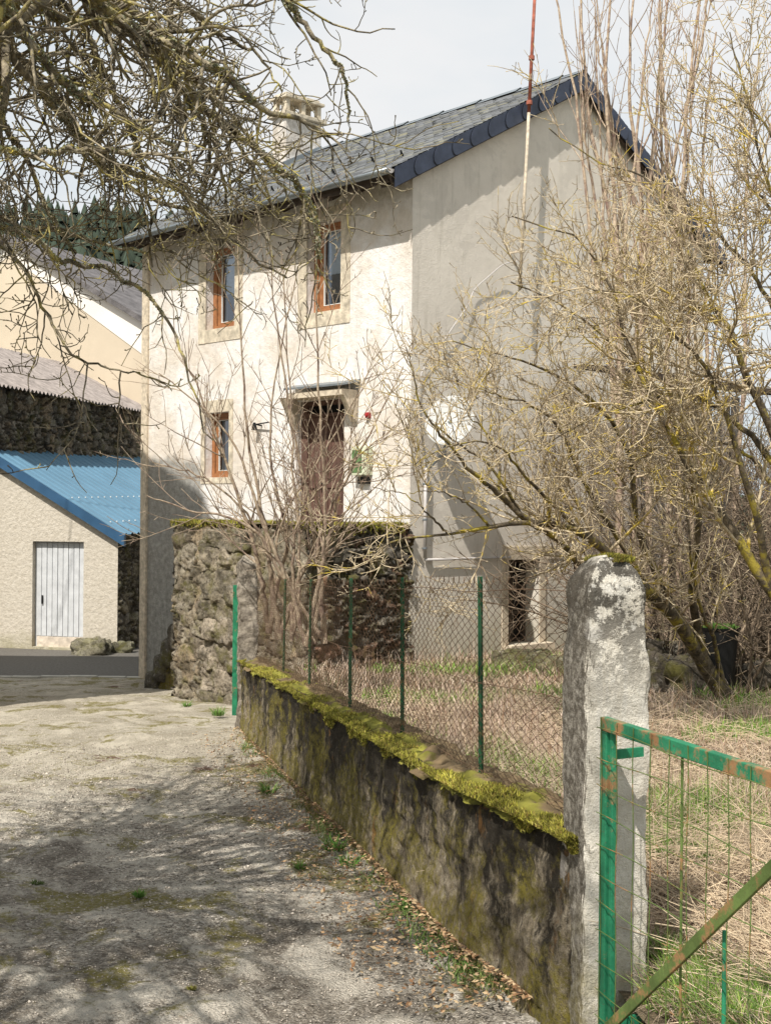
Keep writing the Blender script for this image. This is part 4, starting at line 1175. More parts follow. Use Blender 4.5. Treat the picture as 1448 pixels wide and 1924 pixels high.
for sg in (1, -1):
    mb.hexa([gy(0, .22, ZAp + .0), gy(sg * (Wd + .4), .22, ZAp - (Wd + .4) * YP), gy(sg * (Wd + .4), -9, ZAp - (Wd + .4) * YP), gy(0, -9, ZAp),
             gy(0, .22, ZAp + .16), gy(sg * (Wd + .4), .22, ZAp + .16 - (Wd + .4) * YP), gy(sg * (Wd + .4), -9, ZAp + .16 - (Wd + .4) * YP), gy(0, -9, ZAp + .16)])
mb.build('roof', m_simple('far_slate', (.13, .12, .12), .8, .4, 3, .02), yh)

# neighbour house just outside the frame on the left (it shades the corner of the lane)
gb = frame((-6.35, 20.0), (0, -1), (1, 0))
nh = empty('neighbour_house', (-6.35, 20, -3), 'tall house just left of the lane that shades the street corner', 'house')
mb = MB()
ez, ra = 5.7, 9.6
mb.poly([gb(0, 0, -3.2), gb(5.7, 0, -3.2), gb(5.7, 0, ra), gb(5.1, 0, ra), gb(0, 0, ez)])
mb.poly([gb(0, -7, -3.2), gb(5.7, -7, -3.2), gb(5.7, -7, ra), gb(5.1, -7, ra), gb(0, -7, ez)])
mb.quad(gb(0, 0, -3.2), gb(0, -7, -3.2), gb(0, -7, ez), gb(0, 0, ez)); mb.quad(gb(5.7, 0, -3.2), gb(5.7, -7, -3.2), gb(5.7, -7, ra), gb(5.7, 0, ra))
mb.build('wall', M['garagewall'], nh)
mb = MB(); mb.hexa([gb(-.1, .1, ez - .05), gb(5.15, .1, ra), gb(5.15, -7.2, ra), gb(-.1, -7.2, ez - .05), gb(-.1, .1, ez + .05), gb(5.15, .1, ra + .1), gb(5.15, -7.2, ra + .1), gb(-.1, -7.2, ez + .05)])
mb.quad(gb(5.15, .1, ra + .1), gb(5.8, .1, ra + .1), gb(5.8, -7.2, ra + .1), gb(5.15, -7.2, ra + .1))
mb.build('roof', M['fibre'], nh)

# wooden shed right of the house
gsh = frame((3.2, 18.0), (1, .05), (.05, -1))
shed = empty('board_shed', (3.9, 18, -2.1), 'weathered vertical board shed behind the bare trees', 'shed')
u = 0; 
for i in range(11):
    w = random.uniform(.12, .2); mb = MB(); top = 1.9 - .16 * u + random.uniform(-.03, .03)
    if i % 5 != 3: mb.fbox(gsh, u, u + w - .015, 0, .02 + random.uniform(0, .02), -2.3 + random.uniform(0, .12), top); mb.build('board', M['plank'], shed)
    u += w
mb = MB(); mb.fbox(gsh, 0, u, -2.0, -.03, -2.3, 1.3); mb.build('inner_wall', M['plank'], shed)
mb = MB(); mb.hexa([gsh(-.2, .25, 1.95), gsh(u + .7, .25, 1.62), gsh(u + .7, -2.2, 1.9), gsh(-.2, -2.2, 2.25), gsh(-.2, .25, 2.02), gsh(u + .7, .25, 1.69), gsh(u + .7, -2.2, 1.97), gsh(-.2, -2.2, 2.32)]); mb.build('roof', M['darkwood'], shed)

# black tub
q = P(1352, 1250, 14.0); bz = float(garden_z(q[0], 14.0)) - .02
tub = empty('plastic_tub', (q[0], 14.0, bz), 'black flared plastic tub with green growth under the trees', 'tub')
zt_ = bz + .74
mb = MB(); mb.cyl((q[0], 14, bz + .12), (q[0], 14, zt_), .145, .20, 28, caps=False); mb.cyl((q[0], 14, zt_ - .03), (q[0], 14, zt_), .205, .215, 28, caps=False); mb.cyl((q[0], 14, bz - .05), (q[0], 14, bz + .119), .16, .145, 28); mb.build('body', M['black'], tub, smooth=True)
def ft(N):
    a = rng.random(N) * 6.28; r = .17 * np.sqrt(rng.random(N)); return np.stack([q[0] + r * np.cos(a), 14 + r * np.sin(a), zt_ - .05 + .02 * rng.random(N)], 1)
moss_tufts('leaves', ft, 900, tub, .03, .10, pal=[(.05, .13, .02), (.08, .17, .03), (.12, .16, .04)], w=.02)
mb = MB(); mb.cyl((q[0], 14, zt_ - .08), (q[0], 14, zt_ - .05), .19, .195, 24); mb.build('soil', M['soil'], tub)

# mossy stones near the gable window and under the trees
spots = [(980, 1232, 17.0, .34, .13), (1020, 1238, 17.1, .26, .10), (1045, 1240, 16.6, .30, .13), (995, 1250, 16.7, .22, .07), (1040, 1262, 16.4, .2, .07), (960, 1250, 16.9, .12, .06), (1190, 1285, 14.6, .45, .24), (1250, 1290, 14.4, .40, .26), (1300, 1300, 14.2, .34, .2), (1225, 1262, 15.0, .42, .34), (1400, 1300, 14.5, .3, .2)]
for i, (px, py, d, w, h) in enumerate(spots):
    c = P(px, py, d); z = float(garden_z(c[0], d))
    near = i < 6
    rk = rockbox(frame((c[0], d), (1, 0), (0, -1)), -w, w, -w * .6, w * .6, z - .06, z + h * 1.5, M['mossstone'], None, 'mossy_stone', 100 + i, .06, res=12, pal=(.24, .22, .12) if near else (.12, .10, .075))
    tag(rk, ['mossy flat slab below the gable window, leftmost of the pile', 'mossy stone in the middle of the pile below the gable window', 'mossy stone of the pile hard against the gate pillar edge', 'low flat stone in front of the mossy pile', 'small flat stone at the pile edge beside the pillar', 'little grey stone left of the mossy pile', 'dark stone on the ground just right of the gate pillar', 'dark mossy stone under the leaning tree trunk', 'dark stone beside the foot of the leaning trunk', 'large dark stone at the back under the trees', 'dark stone right of the black tub'][i], 'stone', 'mossy stones in the garden')

# ------------------------------------------------------------------ hill and forest
xs = np.linspace(-330, 420, 160); ys = np.linspace(260, 620, 50)
Yg, Xg = np.meshgrid(ys, xs, indexing='ij')
prof = 50 * np.exp(-((Xg + 95) / 110) ** 2) + 3
Zg = -4 + (prof * 1.62) * sstep(260, 400, Yg) + 3 * fbm(Xg / 40, Yg / 40, 0, 3, 2)
o = grid_mesh(Xg, Yg, Zg, 'hill', M['hill']); tag(o, 'dark wooded hill far behind the roofs', None, None, 'structure')
N = 5200
x = rng.uniform(-240, 60, N); y = rng.uniform(300, 440, N)
pf = 50 * np.exp(-((x + 95) / 110) ** 2) + 3
z = -4 + pf * 1.62 * sstep(260, 400, y) + 3 * fbm(x / 40, y / 40, 0, 3, 2)
h = rng.uniform(5, 16, N); V, Cc = [], []
k = 6; lay = 3
for L in range(lay):
    zb_ = z + h * (.12 + .28 * L); ztp_ = z + h * (.5 + .25 * L); r = h * .2 * (1 - .26 * L)
    for j in range(k):
        a = 2 * np.pi * j / k + L + rng.random(N) * .8; rr = r * rng.uniform(.7, 1.3, N)
        V.append(np.stack([x + rr * np.cos(a), y + rr * np.sin(a), zb_], 1))
    V.append(np.stack([x, y, ztp_], 1))
V = np.stack(V, 1).reshape(-1, 3); b = np.arange(N)[:, None] * (lay * (k + 1))
Fq = np.concatenate([b + np.array([L * (k + 1) + j, L * (k + 1) + (j + 1) % k, L * (k + 1) + k]) for L in range(lay) for j in range(k)])
cc = np.array([.034, .046, .032]) * rng.uniform(.6, 1.5, N)[:, None]
o = mesh_np('forest', V, Fq, M['conif'], None, col=np.repeat(cc, lay * (k + 1), axis=0)); tag(o, 'far off conifer forest covering the hill', None, None, 'stuff')

# ------------------------------------------------------------------ trees
def tree_obj(name, base, label, cat, group=None): return empty(name, tuple(base), label, cat, group)
def PP(*a): return [P(*q) for q in a]

# --- right-hand spreading garden tree (leaning trunk)
sp1 = [
 (PP((1375, 1330, 13.4), (1330, 1260, 13.2), (1284, 1182, 12.8), (1231, 1125, 12.2), (1160, 1058, 11.6), (1090, 1000, 11.2), (1000, 982, 10.9), (920, 990, 10.7), (840, 1003, 10.5), (760, 1010, 10.3), (690, 1040, 10.2)), .125, .008),
 (PP((1231, 1125, 12.2), (1150, 1085, 11.8), (1090, 1062, 11.5), (1055, 1020, 11.3), (1010, 990, 11.1), (985, 975, 11.0), (950, 920, 10.8), (915, 870, 10.7), (870, 840, 10.6), (820, 800, 10.5)), .06, .010),
 (PP((1000, 982, 10.9), (960, 950, 10.8), (940, 925, 10.8), (936, 870, 10.9), (915, 815, 11.0), (880, 780, 11.0), (860, 745, 11.0)), .030, .006),
 (PP((985, 975, 11.0), (925, 920, 10.6), (870, 870, 10.3), (825, 810, 10.1), (790, 760, 10.0), (775, 700, 9.9), (765, 650, 9.9)), .032, .006),
 (PP((1090, 1000, 11.2), (1050, 960, 11.0), (990, 900, 10.6), (950, 850, 10.3), (890, 830, 10.2), (830, 845, 10.0), (780, 870, 9.9)), .028, .005),
 (PP((1330, 1260, 13.2), (1300, 1120, 12.6), (1310, 960, 12.0), (1270, 800, 11.6), (1200, 700, 11.4), (1120, 620, 11.2), (1030, 560, 11.1), (960, 530, 11.0)), .06, .008),
 (PP((1284, 1182, 12.8), (1200, 1000, 12.2), (1180, 850, 11.8), (1100, 740, 11.4), (1010, 690, 11.2), (920, 660, 11.0), (850, 640, 10.9)), .05, .007),
 (PP((1231, 1125, 12.2), (1110, 930, 11.6), (1060, 820, 11.3), (1000, 760, 11.0), (940, 745, 10.8), (880, 720, 10.8)), .035, .006),
 (PP((1361, 1300, 13.3), (1340, 1200, 13), (1318, 1150, 12.6), (1300, 1060, 12.0), (1285, 900, 11.8), (1300, 760, 11.8)), .035, .010),
 (PP((840, 1003, 10.5), (800, 960, 10.3), (760, 930, 10.2), (700, 915, 10.1)), .014, .004),
 (PP((920, 990, 10.7), (880, 950, 10.5), (830, 925, 10.3), (770, 925, 10.2)), .016, .004),
]
# --- second tree: trunk right of frame
sp2 = [
 (PP((1640, 1500, 10.5), (1560, 1260, 10.2), (1450, 1115, 10.0), (1370, 990, 9.9), (1300, 880, 9.9), (1248, 795, 9.9), (1200, 700, 9.9), (1175, 640, 9.9), (1150, 547, 9.9), (1094, 456, 10), (1052, 435, 10), (960, 405, 10.1)), .075, .007),
 (PP((1560, 1260, 10.2), (1480, 900, 9.8), (1400, 700, 9.6), (1377, 629, 9.6), (1335, 566, 9.6), (1263, 418, 9.7), (1214, 337, 9.8), (1120, 300, 9.9), (1030, 240, 10)), .05, .006),
 (PP((1560, 1260, 10.2), (1540, 800, 9.8), (1460, 600, 9.6), (1408, 504, 9.5), (1356, 446, 9.5), (1290, 380, 9.5), (1240, 300, 9.5)), .04, .007),
 (PP((1540, 800, 9.8), (1500, 500, 9.5), (1440, 330, 9.3), (1400, 170, 9.2), (1370, 60, 9.2)), .035, .006),
 (PP((1480, 900, 9.8), (1380, 790, 10), (1290, 740, 10.2), (1200, 760, 10.3), (1100, 790, 10.4), (1010, 850, 10.5)), .035, .006),
 (PP((1450, 1115, 10.0), (1400, 900, 9.6), (1330, 700, 9.4), (1260, 620, 9.3), (1190, 560, 9.3), (1100, 540, 9.3)), .04, .006),
 (PP((1500, 1000, 10.0), (1430, 880, 10.3), (1350, 830, 10.5), (1260, 830, 10.7), (1180, 880, 10.8)), .03, .006),
 (PP((1600, 900, 9.8), (1520, 420, 9.6), (1448, 250, 9.5), (1380, 190, 9.5), (1300, 190, 9.5)), .03, .005),
 (PP((1640, 1000, 9.8), (1560, 600, 9.6), (1470, 420, 9.6), (1390, 330, 9.6), (1330, 250, 9.6)), .03, .005),
]
def build_tree(e, specs, matT, matC, n2=9, l2=(.5, 1.4), n3=8, l3=(.18, .55), n4=5, l4=(.03, .09), trop2=(0, 0, .05), wander=.12, jag=.006, r2=.5, tr=(.0045, .003, .0022), trunk_name='limbs', dens=1.0, lo=.22, spur_knob=1.8, bias=(0, 0, 0), keepf=None):
    lp, lr = limbs(specs, 30, jag, 1.8)
    lr = lr * .8
    tube_mesh([(lp, lr, 9)], trunk_name, matT, e)
    L = plen(lp)
    p, d, r, s, idx = spawn(lp, lr, n2 * dens * L, lo, 1.0, 25, 80, bias)
    Ln = rng.uniform(*l2, len(p)) * (1.1 - .4 * s)
    b2, rr2 = grow(p, d, Ln, np.clip(r * r2, tr[0], .016), 10, wander, trop2, .40, .03)
    if keepf is not None:
        keep = rng.random(len(b2)) < keepf(b2[:, 6]); b2, rr2 = b2[keep], rr2[keep]
    p, d, r, s, idx = spawn(b2, rr2, n3 * plen(b2), .12, 1.0, 25, 70, (0, 0, .3))
    b3, rr3 = grow(p, d, rng.uniform(*l3, len(p)) * (1.15 - .5 * s), np.clip(r * .62, tr[1], .006), 7, wander * 1.1, (0, 0, .03), .5, .05)
    p, d, r, s, idx = spawn(b3, rr3, n4 * 2.6 * plen(b3), .1, 1.0, 30, 80, (0, 0, .3))
    b4, rr4 = grow(p, d, rng.uniform(*l4, len(p)), np.clip(r * .7, tr[2], .004), 4, .2, (0, 0, .05), .8, 0, spur_knob)
    p, d, r, s, idx = spawn(b2, rr2, n4 * 1.6 * plen(b2), .1, 1.0, 40, 85)
    b5, rr5 = grow(p, d, rng.uniform(l4[0], l4[1] * 1.3, len(p)), np.clip(r * .5, tr[2], .004), 4, .2, (0, 0, .05), .8, 0, spur_knob)
    tube_mesh([(b2, rr2, 5)], 'branches', matC, e)
    tube_mesh([(b3, rr3, 4), (b4, rr4, 3), (b5, rr5, 3)], 'twigs', matC, e)
    print(e.name, len(b2), len(b3), len(b4), len(b5))
    return lp, lr, b2, b3
def kf(q):      # sparse young wood on the left and at the top, dense in the heart of the crown
    u, v = q[:, 0] / q[:, 1], q[:, 2] / q[:, 1]
    k = np.interp(u, [0, .06, .12, .18, .3], [.28, .42, .7, 1, 1])
    top = np.interp(v, [.18, .27, .34], [1, .40, .22]) 
    return np.where(u < .27, k * top, k * np.clip(top * 1.5, 0, 1))
t1 = tree_obj('garden_tree', P(1375, 1330, 13.4), 'bare spreading tree whose trunk leans left behind the gate pillar', 'tree')
build_tree(t1, sp1, M['bark_quince'], M['twig_quince'], n2=7.6, l2=(.45, 1.3), n3=12, n4=4.5, tr=(.0055, .0036, .0028), trop2=(-.015, 0, .06), keepf=kf)
t2 = tree_obj('garden_tree', P(1640, 1500, 10.5), 'bare dark limbed tree reaching in from the right edge', 'tree')
build_tree(t2, sp2, M['bark_quince'], M['twig_quince'], n2=7.2, l2=(.5, 1.3), n3=12, n4=4.2, tr=(.0055, .0036, .0028), trop2=(-.01, 0, .05), keepf=kf)

# --- upright saplings in front of the gable
def sapling(e, stems, matT, n2=1.15, l2=(.7, 2.0), n3=2.0, l3=(.2, .5), up=.07, ang=(12, 40), lo=.35):
    lp, lr = limbs(stems, 26, .008)
    tube_mesh([(lp, lr, 7)], 'stems', matT, e)
    p, d, r, s, idx = spawn(lp, lr, n2 * plen(lp), lo, 1.0, *ang)
    b2, rr2 = grow(p, d, rng.uniform(*l2, len(p)) * (1.15 - .6 * s), np.clip(r * .5, .005, .014), 9, .06, (0, 0, up), .35, .01)
    p, d, r, s, idx = spawn(b2, rr2, n3 * plen(b2), .1, 1.0, 25, 60, (0, 0, .3))
    b3, rr3 = grow(p, d, rng.uniform(*l3, len(p)), np.clip(r * .6, .0035, .007), 6, .07, (0, 0, .04), .6, .02)
    p, d, r, s, idx = spawn(b3, rr3, 5 * plen(b3), .2, 1.0, 30, 70)
    b4, rr4 = grow(p, d, rng.uniform(.02, .09, len(p)), np.full(len(p), .003), 3, .1, (0, 0, .05), .8)
    tube_mesh([(b2, rr2, 5), (b3, rr3, 4), (b4, rr4, 3)], 'twigs', matT, e)
SAPR = .95
tops = [(1035, -40, 1150, 760, 1148, 1270, 15.6, .040), (1090, -60, 1165, 700, 1170, 1270, 15.2, .045), (1150, -70, 1155, 640, 1185, 1280, 15.0, .05), (1195, -60, 1190, 600, 1200, 1280, 15.4, .052), (1262, -50, 1200, 620, 1212, 1280, 15.2, .05), (1318, -40, 1245, 560, 1240, 1290, 15.6, .045), (1238, -60, 1280, 480, 1262, 1290, 15.8, .042), (1345, 60, 1300, 600, 1290, 1290, 16.0, .04), (1330, 330, 1330, 700, 1310, 1290, 15.5, .035), (1425, 100, 1390, 700, 1380, 1290, 16.0, .035)]
lbl = ['leftmost tall bare sapling rising past the roof ridge', 'second tall sapling from the left before the gable', 'tall sapling crossing the right roof slope, third from left', 'thick pale sapling rising straight above the roof slope', 'sapling leaning right at its top, fifth from left', 'sapling fanning out right against the sky', 'sapling whose top bends back left over the shed', 'slender sapling in front of the shed roof', 'short sapling in front of the shed boards', 'slim sapling by the right edge behind the tub']
for i, (xa, ya, xb, yb, xc, yc, d, r) in enumerate(tops):
    b0 = P(xc, yc, d); b0[2] = float(garden_z(b0[0], d)) - .05
    e = tree_obj('sapling', b0, lbl[i], 'sapling', 'tall saplings in front of the gable')
    J = lambda k: rng.uniform(-k, k)
    stems = [([b0, P((xb + xc) / 2 + J(14), (yb + yc) / 2, d), P(xb + J(10), yb, d), P(xa * .33 + xb * .67 + J(16), ya * .33 + yb * .67, d), P(xa * .66 + xb * .34 + J(14), ya * .66 + yb * .34, d), P(xa, ya, d)], r * SAPR, .011)]
    for q_ in range(i % 2):     # forking leaders
        f_ = rng.uniform(.05, .6); sx_ = rng.choice([-1, 1]) * rng.uniform(25, 85)
        xs_, ys_ = xa * f_ + xb * (1 - f_), ya * f_ + yb * (1 - f_)
        stems.append(([P(xs_, ys_, d), P(xs_ + sx_ * .45, ys_ - 110, d - .1), P(xs_ + sx_ * .8, ys_ - 240, d - .15), P(xs_ + sx_, ys_ - rng.uniform(330, 480), d - .2)], r * .5, .006))
    if i % 2 == 0 or i in (3, 5):
        stems.append(([P(xb, yb, d), P((xa + xb) / 2 + 40 * (-1) ** i, (ya + yb) / 2, d - .2), P(xa + 80 * (-1) ** i, ya + 20, d - .3)], r * .55, .006))
    sapling(e, stems, M['twig_sapling'])

# --- multi-stem shrub in front of the terrace
e = tree_obj('lilac_shrub', P(545, 1235, 13.2), 'bare pale many stemmed shrub between fence and terrace', 'shrub')
stems = []
bx = [(505, 1190, 13.4), (525, 1200, 13.2), (548, 1205, 13.0), (575, 1215, 12.8), (590, 1210, 13.2), (610, 1210, 13.0), (560, 1200, 13.6)]
aim = [((470, 1000), (400, 800), (330, 640)), ((500, 1000), (462, 780), (445, 470)), ((560, 1000), (545, 760), (530, 470)), ((610, 1000), (600, 740), (592, 450)), ((520, 1010), (600, 860), (700, 700)), ((600, 1010), (660, 880), (760, 690)), ((480, 990), (390, 900), (285, 870)), ((540, 1000), (505, 820), (560, 500)), ((590, 1000), (545, 780), (500, 440)), ((560, 980), (620, 900), (745, 800)), ((500, 1000), (430, 820), (300, 700)), ((620, 1000), (640, 900), (690, 860)), ((470, 990), (360, 960), (275, 930))]
for i, (q1, q2, q3) in enumerate(aim):
    b0 = bx[i % len(bx)]; dd = b0[2]
    stems.append(([P(*b0), P((b0[0] + q1[0]) / 2 + rng.uniform(-8, 8), (b0[1] + q1[1]) / 2, dd), P(*q1, dd - .1), P(*q2, dd - .2), P(*q3, dd - .3)], rng.uniform(.018, .036), .005))
sapling(e, stems, M['twig_shrub'], n2=3.2, l2=(.5, 1.5), n3=5, l3=(.15, .5), up=.02, ang=(20, 55), lo=.3)

# --- brambles and low brush at the far side of the garden
N = 420
x = rng.uniform(3.0, 8.2, N); y = rng.uniform(13.8, 19, N); b0 = np.stack([x, y, garden_z(x, y)], 1)
d = rng.normal(size=(N, 3)) * .35 + [0, 0, 1]
b1, r1 = grow(b0, d, rng.uniform(1.5, 4.2, N), rng.uniform(.008, .022, N), 12, .09, (0, 0, .0), .3, .04)
p, dd, r, s, _ = spawn(b1, r1, 6 * plen(b1), .1, 1, 25, 75)
b2, r2 = grow(p, dd, rng.uniform(.3, .9, len(p)), np.clip(r * .6, .004, .01), 7, .12, (0, 0, .02), .4)
p, dd, r, s, _ = spawn(b2, r2, 4 * plen(b2), .1, 1, 25, 75)
b3, r3 = grow(p, dd, rng.uniform(.1, .35, len(p)), np.full(len(p), .0035), 4, .12, (0, 0, .02), .6)
o = tube_mesh([(b1, r1, 5), (b2, r2, 4), (b3, r3, 3)], 'bramble_thicket', m_bark('bramble_bark', (.10, .07, .05), (.34, .26, .18), (.30, .24, .05), .6, .6)); tag(o, 'dense tangle of bare brambles and brush behind the garden', None, None, 'stuff')
print('bramble', len(b1), len(b2), len(b3))

# --- foreground apple tree, trunk left of the frame
T0p = np.array([-3.1, 4.6, float(lane_z(0, 4.6))])
e = tree_obj('apple_tree', T0p, 'old lichened apple tree hanging over the lane from the left', 'tree')
crot = T0p + [.1, .1, 2.3]
def VJ(v): return v + rng.uniform(-1, 1, 3) * [.25, .55, .25]
V1 = np.array([-1.9, 4.9, 1.55]); V2 = np.array([-2.0, 5.3, .95])
sp3 = [
 ([T0p, T0p + [.1, 0, 1.0], crot - [0, 0, .6], crot], .19, .13),
 ([crot, VJ(V1), P(60, -90, 5.2), P(165, 0, 5.3), P(270, 60, 5.4), P(350, 95, 5.4), P(430, 145, 5.4), P(500, 205, 5.5), P(570, 228, 5.5), P(622, 263, 5.5)], .046, .008),
 ([crot, VJ(V1), P(150, -20, 5.6), P(330, 90, 5.8), P(370, 190, 5.9), P(450, 250, 6.0), P(520, 310, 6.0), P(575, 370, 6.1), P(595, 420, 6.1), P(600, 480, 6.1)], .034, .012),
 ([crot, VJ(V1), P(20, -20, 5.8), P(150, 40, 6), P(190, 130, 6.1), P(240, 230, 6.1), P(270, 320, 6.1), P(283, 420, 6.1), P(286, 500, 6.1)], .03, .006),
 ([crot, VJ(V2), P(-60, 60, 5.6), P(60, 150, 5.8), P(150, 260, 6.0), P(240, 320, 6.1), P(330, 350, 6.2), P(400, 420, 6.3), P(470, 480, 6.3), P(540, 520, 6.3)], .03, .006),
 ([crot, VJ(V2), P(-60, 295, 4.9), P(60, 288, 5.0), P(160, 283, 5.0), P(250, 290, 5.0), P(325, 292, 5.0)], .022, .008),
 ([crot, VJ(V2), P(-60, 420, 5.4), P(40, 435, 5.5), P(125, 490, 5.6), P(210, 510, 5.7), P(290, 560, 5.7), P(335, 640, 5.7), P(360, 730, 5.7), P(395, 830, 5.7)], .020, .004),
 ([crot, VJ(V2), P(-60, 440, 5.8), P(30, 480, 5.9), P(75, 560, 6.0), P(130, 660, 6.0), P(200, 690, 6.0), P(265, 700, 6.0)], .018, .004),
 ([crot, VJ(V1), P(0, -60, 6.4), P(200, 10, 6.6), P(320, 120, 6.8), P(420, 200, 6.9), P(500, 300, 6.9), P(545, 380, 6.9)], .04, .006),
 ([crot, VJ(V1), P(80, -120, 6.0), P(300, -60, 6.2), P(500, -20, 6.4), P(560, 30, 6.4), P(600, 80, 6.4), P(640, 130, 6.4), P(655, 200, 6.4), P(650, 280, 6.4)], .035, .004),
 ([crot, VJ(V2), P(-20, 100, 6.6), P(100, 180, 6.8), P(180, 300, 6.9), P(300, 380, 7), P(380, 400, 7), P(430, 460, 7)], .035, .006),
 ([crot, VJ(V1), P(0, 20, 5.0), P(60, 90, 5.1), P(130, 160, 5.2), P(200, 200, 5.3), P(300, 260, 5.3), P(380, 340, 5.4)], .035, .006),
 ([crot, VJ(V2), P(-60, 200, 6.2), P(40, 280, 6.4), P(90, 400, 6.4), P(140, 470, 6.4), P(120, 540, 6.4)], .028, .005),
 ([crot, VJ(V2), P(-80, 380, 6.6), P(30, 420, 6.8), P(130, 440, 6.9), P(250, 470, 7), P(330, 470, 7)], .025, .005),
 ([crot, VJ(V1), P(-10, -10, 5.4), P(100, 30, 5.5), P(240, 60, 5.6), P(340, 170, 5.7), P(400, 270, 5.8), P(425, 380, 5.8), P(420, 470, 5.8)], .03, .005),
 ([crot, VJ(V1), P(180, -60, 5.9), P(340, 10, 6.1), P(420, 70, 6.3), P(480, 100, 6.4), P(530, 170, 6.4)], .03, .005),
]
# part of the crown above and behind the camera position's left: only its shadow falls on the lane
sp4 = []
tries = 0
while len(sp4) < 52 and tries < 9000:
    tries += 1
    az = R(rng.uniform(-150, 60)) if len(sp4) < 34 else R(rng.uniform(50, 100)); ln = rng.uniform(1.4, 4.6)
    tgt = crot + [math.cos(az) * ln, math.sin(az) * ln, rng.uniform(.3, 3.6)]
    midp = (crot + tgt) / 2 + [0, 0, rng.uniform(.4, .9)]
    sp = [crot, crot * .7 + midp * .3 + [0, 0, .1], midp, tgt * .6 + midp * .4 + [0, 0, .15], tgt]
    q = smooth_path(sp, 30); vis_ = (q[:, 1] > 0) & (q[:, 0] > -.30 * q[:, 1] - .12) & (q[:, 2] < .42 * q[:, 1] + .30)
    if vis_.any() or tgt[0] > .6: continue
    sp4.append((sp, rng.uniform(.022, .04), .007))
lp, lr = limbs(sp3 + sp4, 40, .007)
lr[1:16] *= .80
tube_mesh([(lp[:1], lr[:1], 14)], 'trunk', M['bark_apple'], e)
tube_mesh([(lp[1:], lr[1:], 9)], 'limbs', M['bark_apple'], e)
def apple_twigs(lp, lr, n2, n3, n4, l2, vis):
    p, d, r, s, _ = spawn(lp, lr, n2 * plen(lp), .22, 1.0, 30, 85, (0, 0, -.3))
    b2, r2 = grow(p, d, rng.uniform(*l2, len(p)), np.clip(r * .5, .0045, .012), 11, .17, (0.02, 0, -.045), .4, .06)
    if not vis:
        bad = (b2[..., 1] > -.2) & (b2[..., 0] > -.30 * b2[..., 1] - .12) & (b2[..., 2] < .42 * b2[..., 1] + .25)
        keep = ~bad.any(1); b2, r2 = b2[keep], r2[keep]
    else:   # the crown thins out towards its drooping tips
        q = b2[:, 5, 0] / b2[:, 5, 1]
        kp = np.interp(q, [-.14, -.10, -.075, -.02], [1, .42, .22, .25])
        kp = np.where((np.abs(q + .05) < .022) & (b2[:, 5, 2] / b2[:, 5, 1] < .25), .75, kp)
        v = b2[:, 5, 2] / b2[:, 5, 1]
        kp = kp * np.interp(v, [.10, .15, .20, .25, .30], [.28, .34, .48, .68, 1])
        keep = rng.random(len(b2)) < kp; b2, r2 = b2[keep], r2[keep]
    p, d, r, s, _ = spawn(b2, r2, n3 * plen(b2), .1, 1.0, 30, 80, (0, 0, .2))
    b3, r3 = grow(p, d, rng.uniform(.08, .34, len(p)), np.clip(r * .62, .003, .006), 7, .2, (0, 0, .03), .5, .10)
    p, d, r, s, _ = spawn(b3, r3, n4 * plen(b3), .15, 1.0, 30, 80, (0, 0, .4))
    b4, r4 = grow(p, d, rng.uniform(.015, .05, len(p)), np.full(len(p), .0025), 4, .3, (0, 0, .15), .9, 0, 1.9)
    return b2, r2, b3, r3, b4, r4
b2, r2, b3, r3, b4, r4 = apple_twigs(lp[1:16], lr[1:16], 9.0, 10, 12, (.22, .65), True)
print('apple', len(b2), len(b3), len(b4))
tube_mesh([(b2, r2, 5)], 'branches', M['bark_apple'], e)
tube_mesh([(b3, r3, 4), (b4, r4, 3)], 'twigs', M['bark_apple'], e)
c2 = apple_twigs(lp[16:], lr[16:], 6, 5, 3, (.5, 1.5), False)
c2 = (c2[0], c2[1] * 1.5, c2[2], c2[3] * 1.8)
tube_mesh([(c2[0], c2[1], 4), (c2[2], c2[3], 3)], 'overhead_twigs', M['bark_apple'], e)
# lichen rosettes: little crumpled flakes on the branches
def lichen(pts, rad, per, name, parent, sz=(.005, .016)):
    p, d, r, s, _ = spawn(pts, rad, per * plen(pts), 0.05, 1, 80, 90, (0, 0, .3))
    m = fbm(p[:, 0] * 3, p[:, 1] * 3, p[:, 2] * 3, 3, 71) > -.05
    p, d, r = p[m], d[m], r[m]; N = len(p); k = 3
    p = np.repeat(p, k, 0); d = np.repeat(d, k, 0); r = np.repeat(r, k)
    d = d + rng.normal(size=d.shape) * .5; d /= np.linalg.norm(d, axis=1, keepdims=True)
    s_ = (rng.uniform(*sz, len(p)) * np.clip(r / .012, .35, 1.2))[:, None]
    a = np.cross(d, rng.normal(size=d.shape)); a /= np.linalg.norm(a, axis=1, keepdims=True)
    c = p + d * r[:, None] * .8
    V = np.stack([c, c + d * s_ * .7 + a * s_, c + d * s_ * 1.5, c + d * s_ * .7 - a * s_], 1).reshape(-1, 3)
    Fq = np.arange(len(V)).reshape(-1, 4)
    pal = np.array([(.36, .38, .26), (.28, .31, .20), (.42, .34, .07), (.22, .24, .15), (.46, .46, .34)])
    cc = np.repeat(pal[rng.integers(0, 5, len(p))] * rng.uniform(.7, 1.2, len(p))[:, None], 4, 0)
    mesh_np(name, V, Fq, M['lichen'], parent, col=cc)
lichen(lp[1:16], lr[1:16], 240, 'lichen', e, (.003, .008))
lichen(b2, r2, 40, 'lichen', e, (.003, .008))
# dense mossy-lichen clumps near the top left corner
m = (lp[1:16, :, 0] < -.9)
seg = []

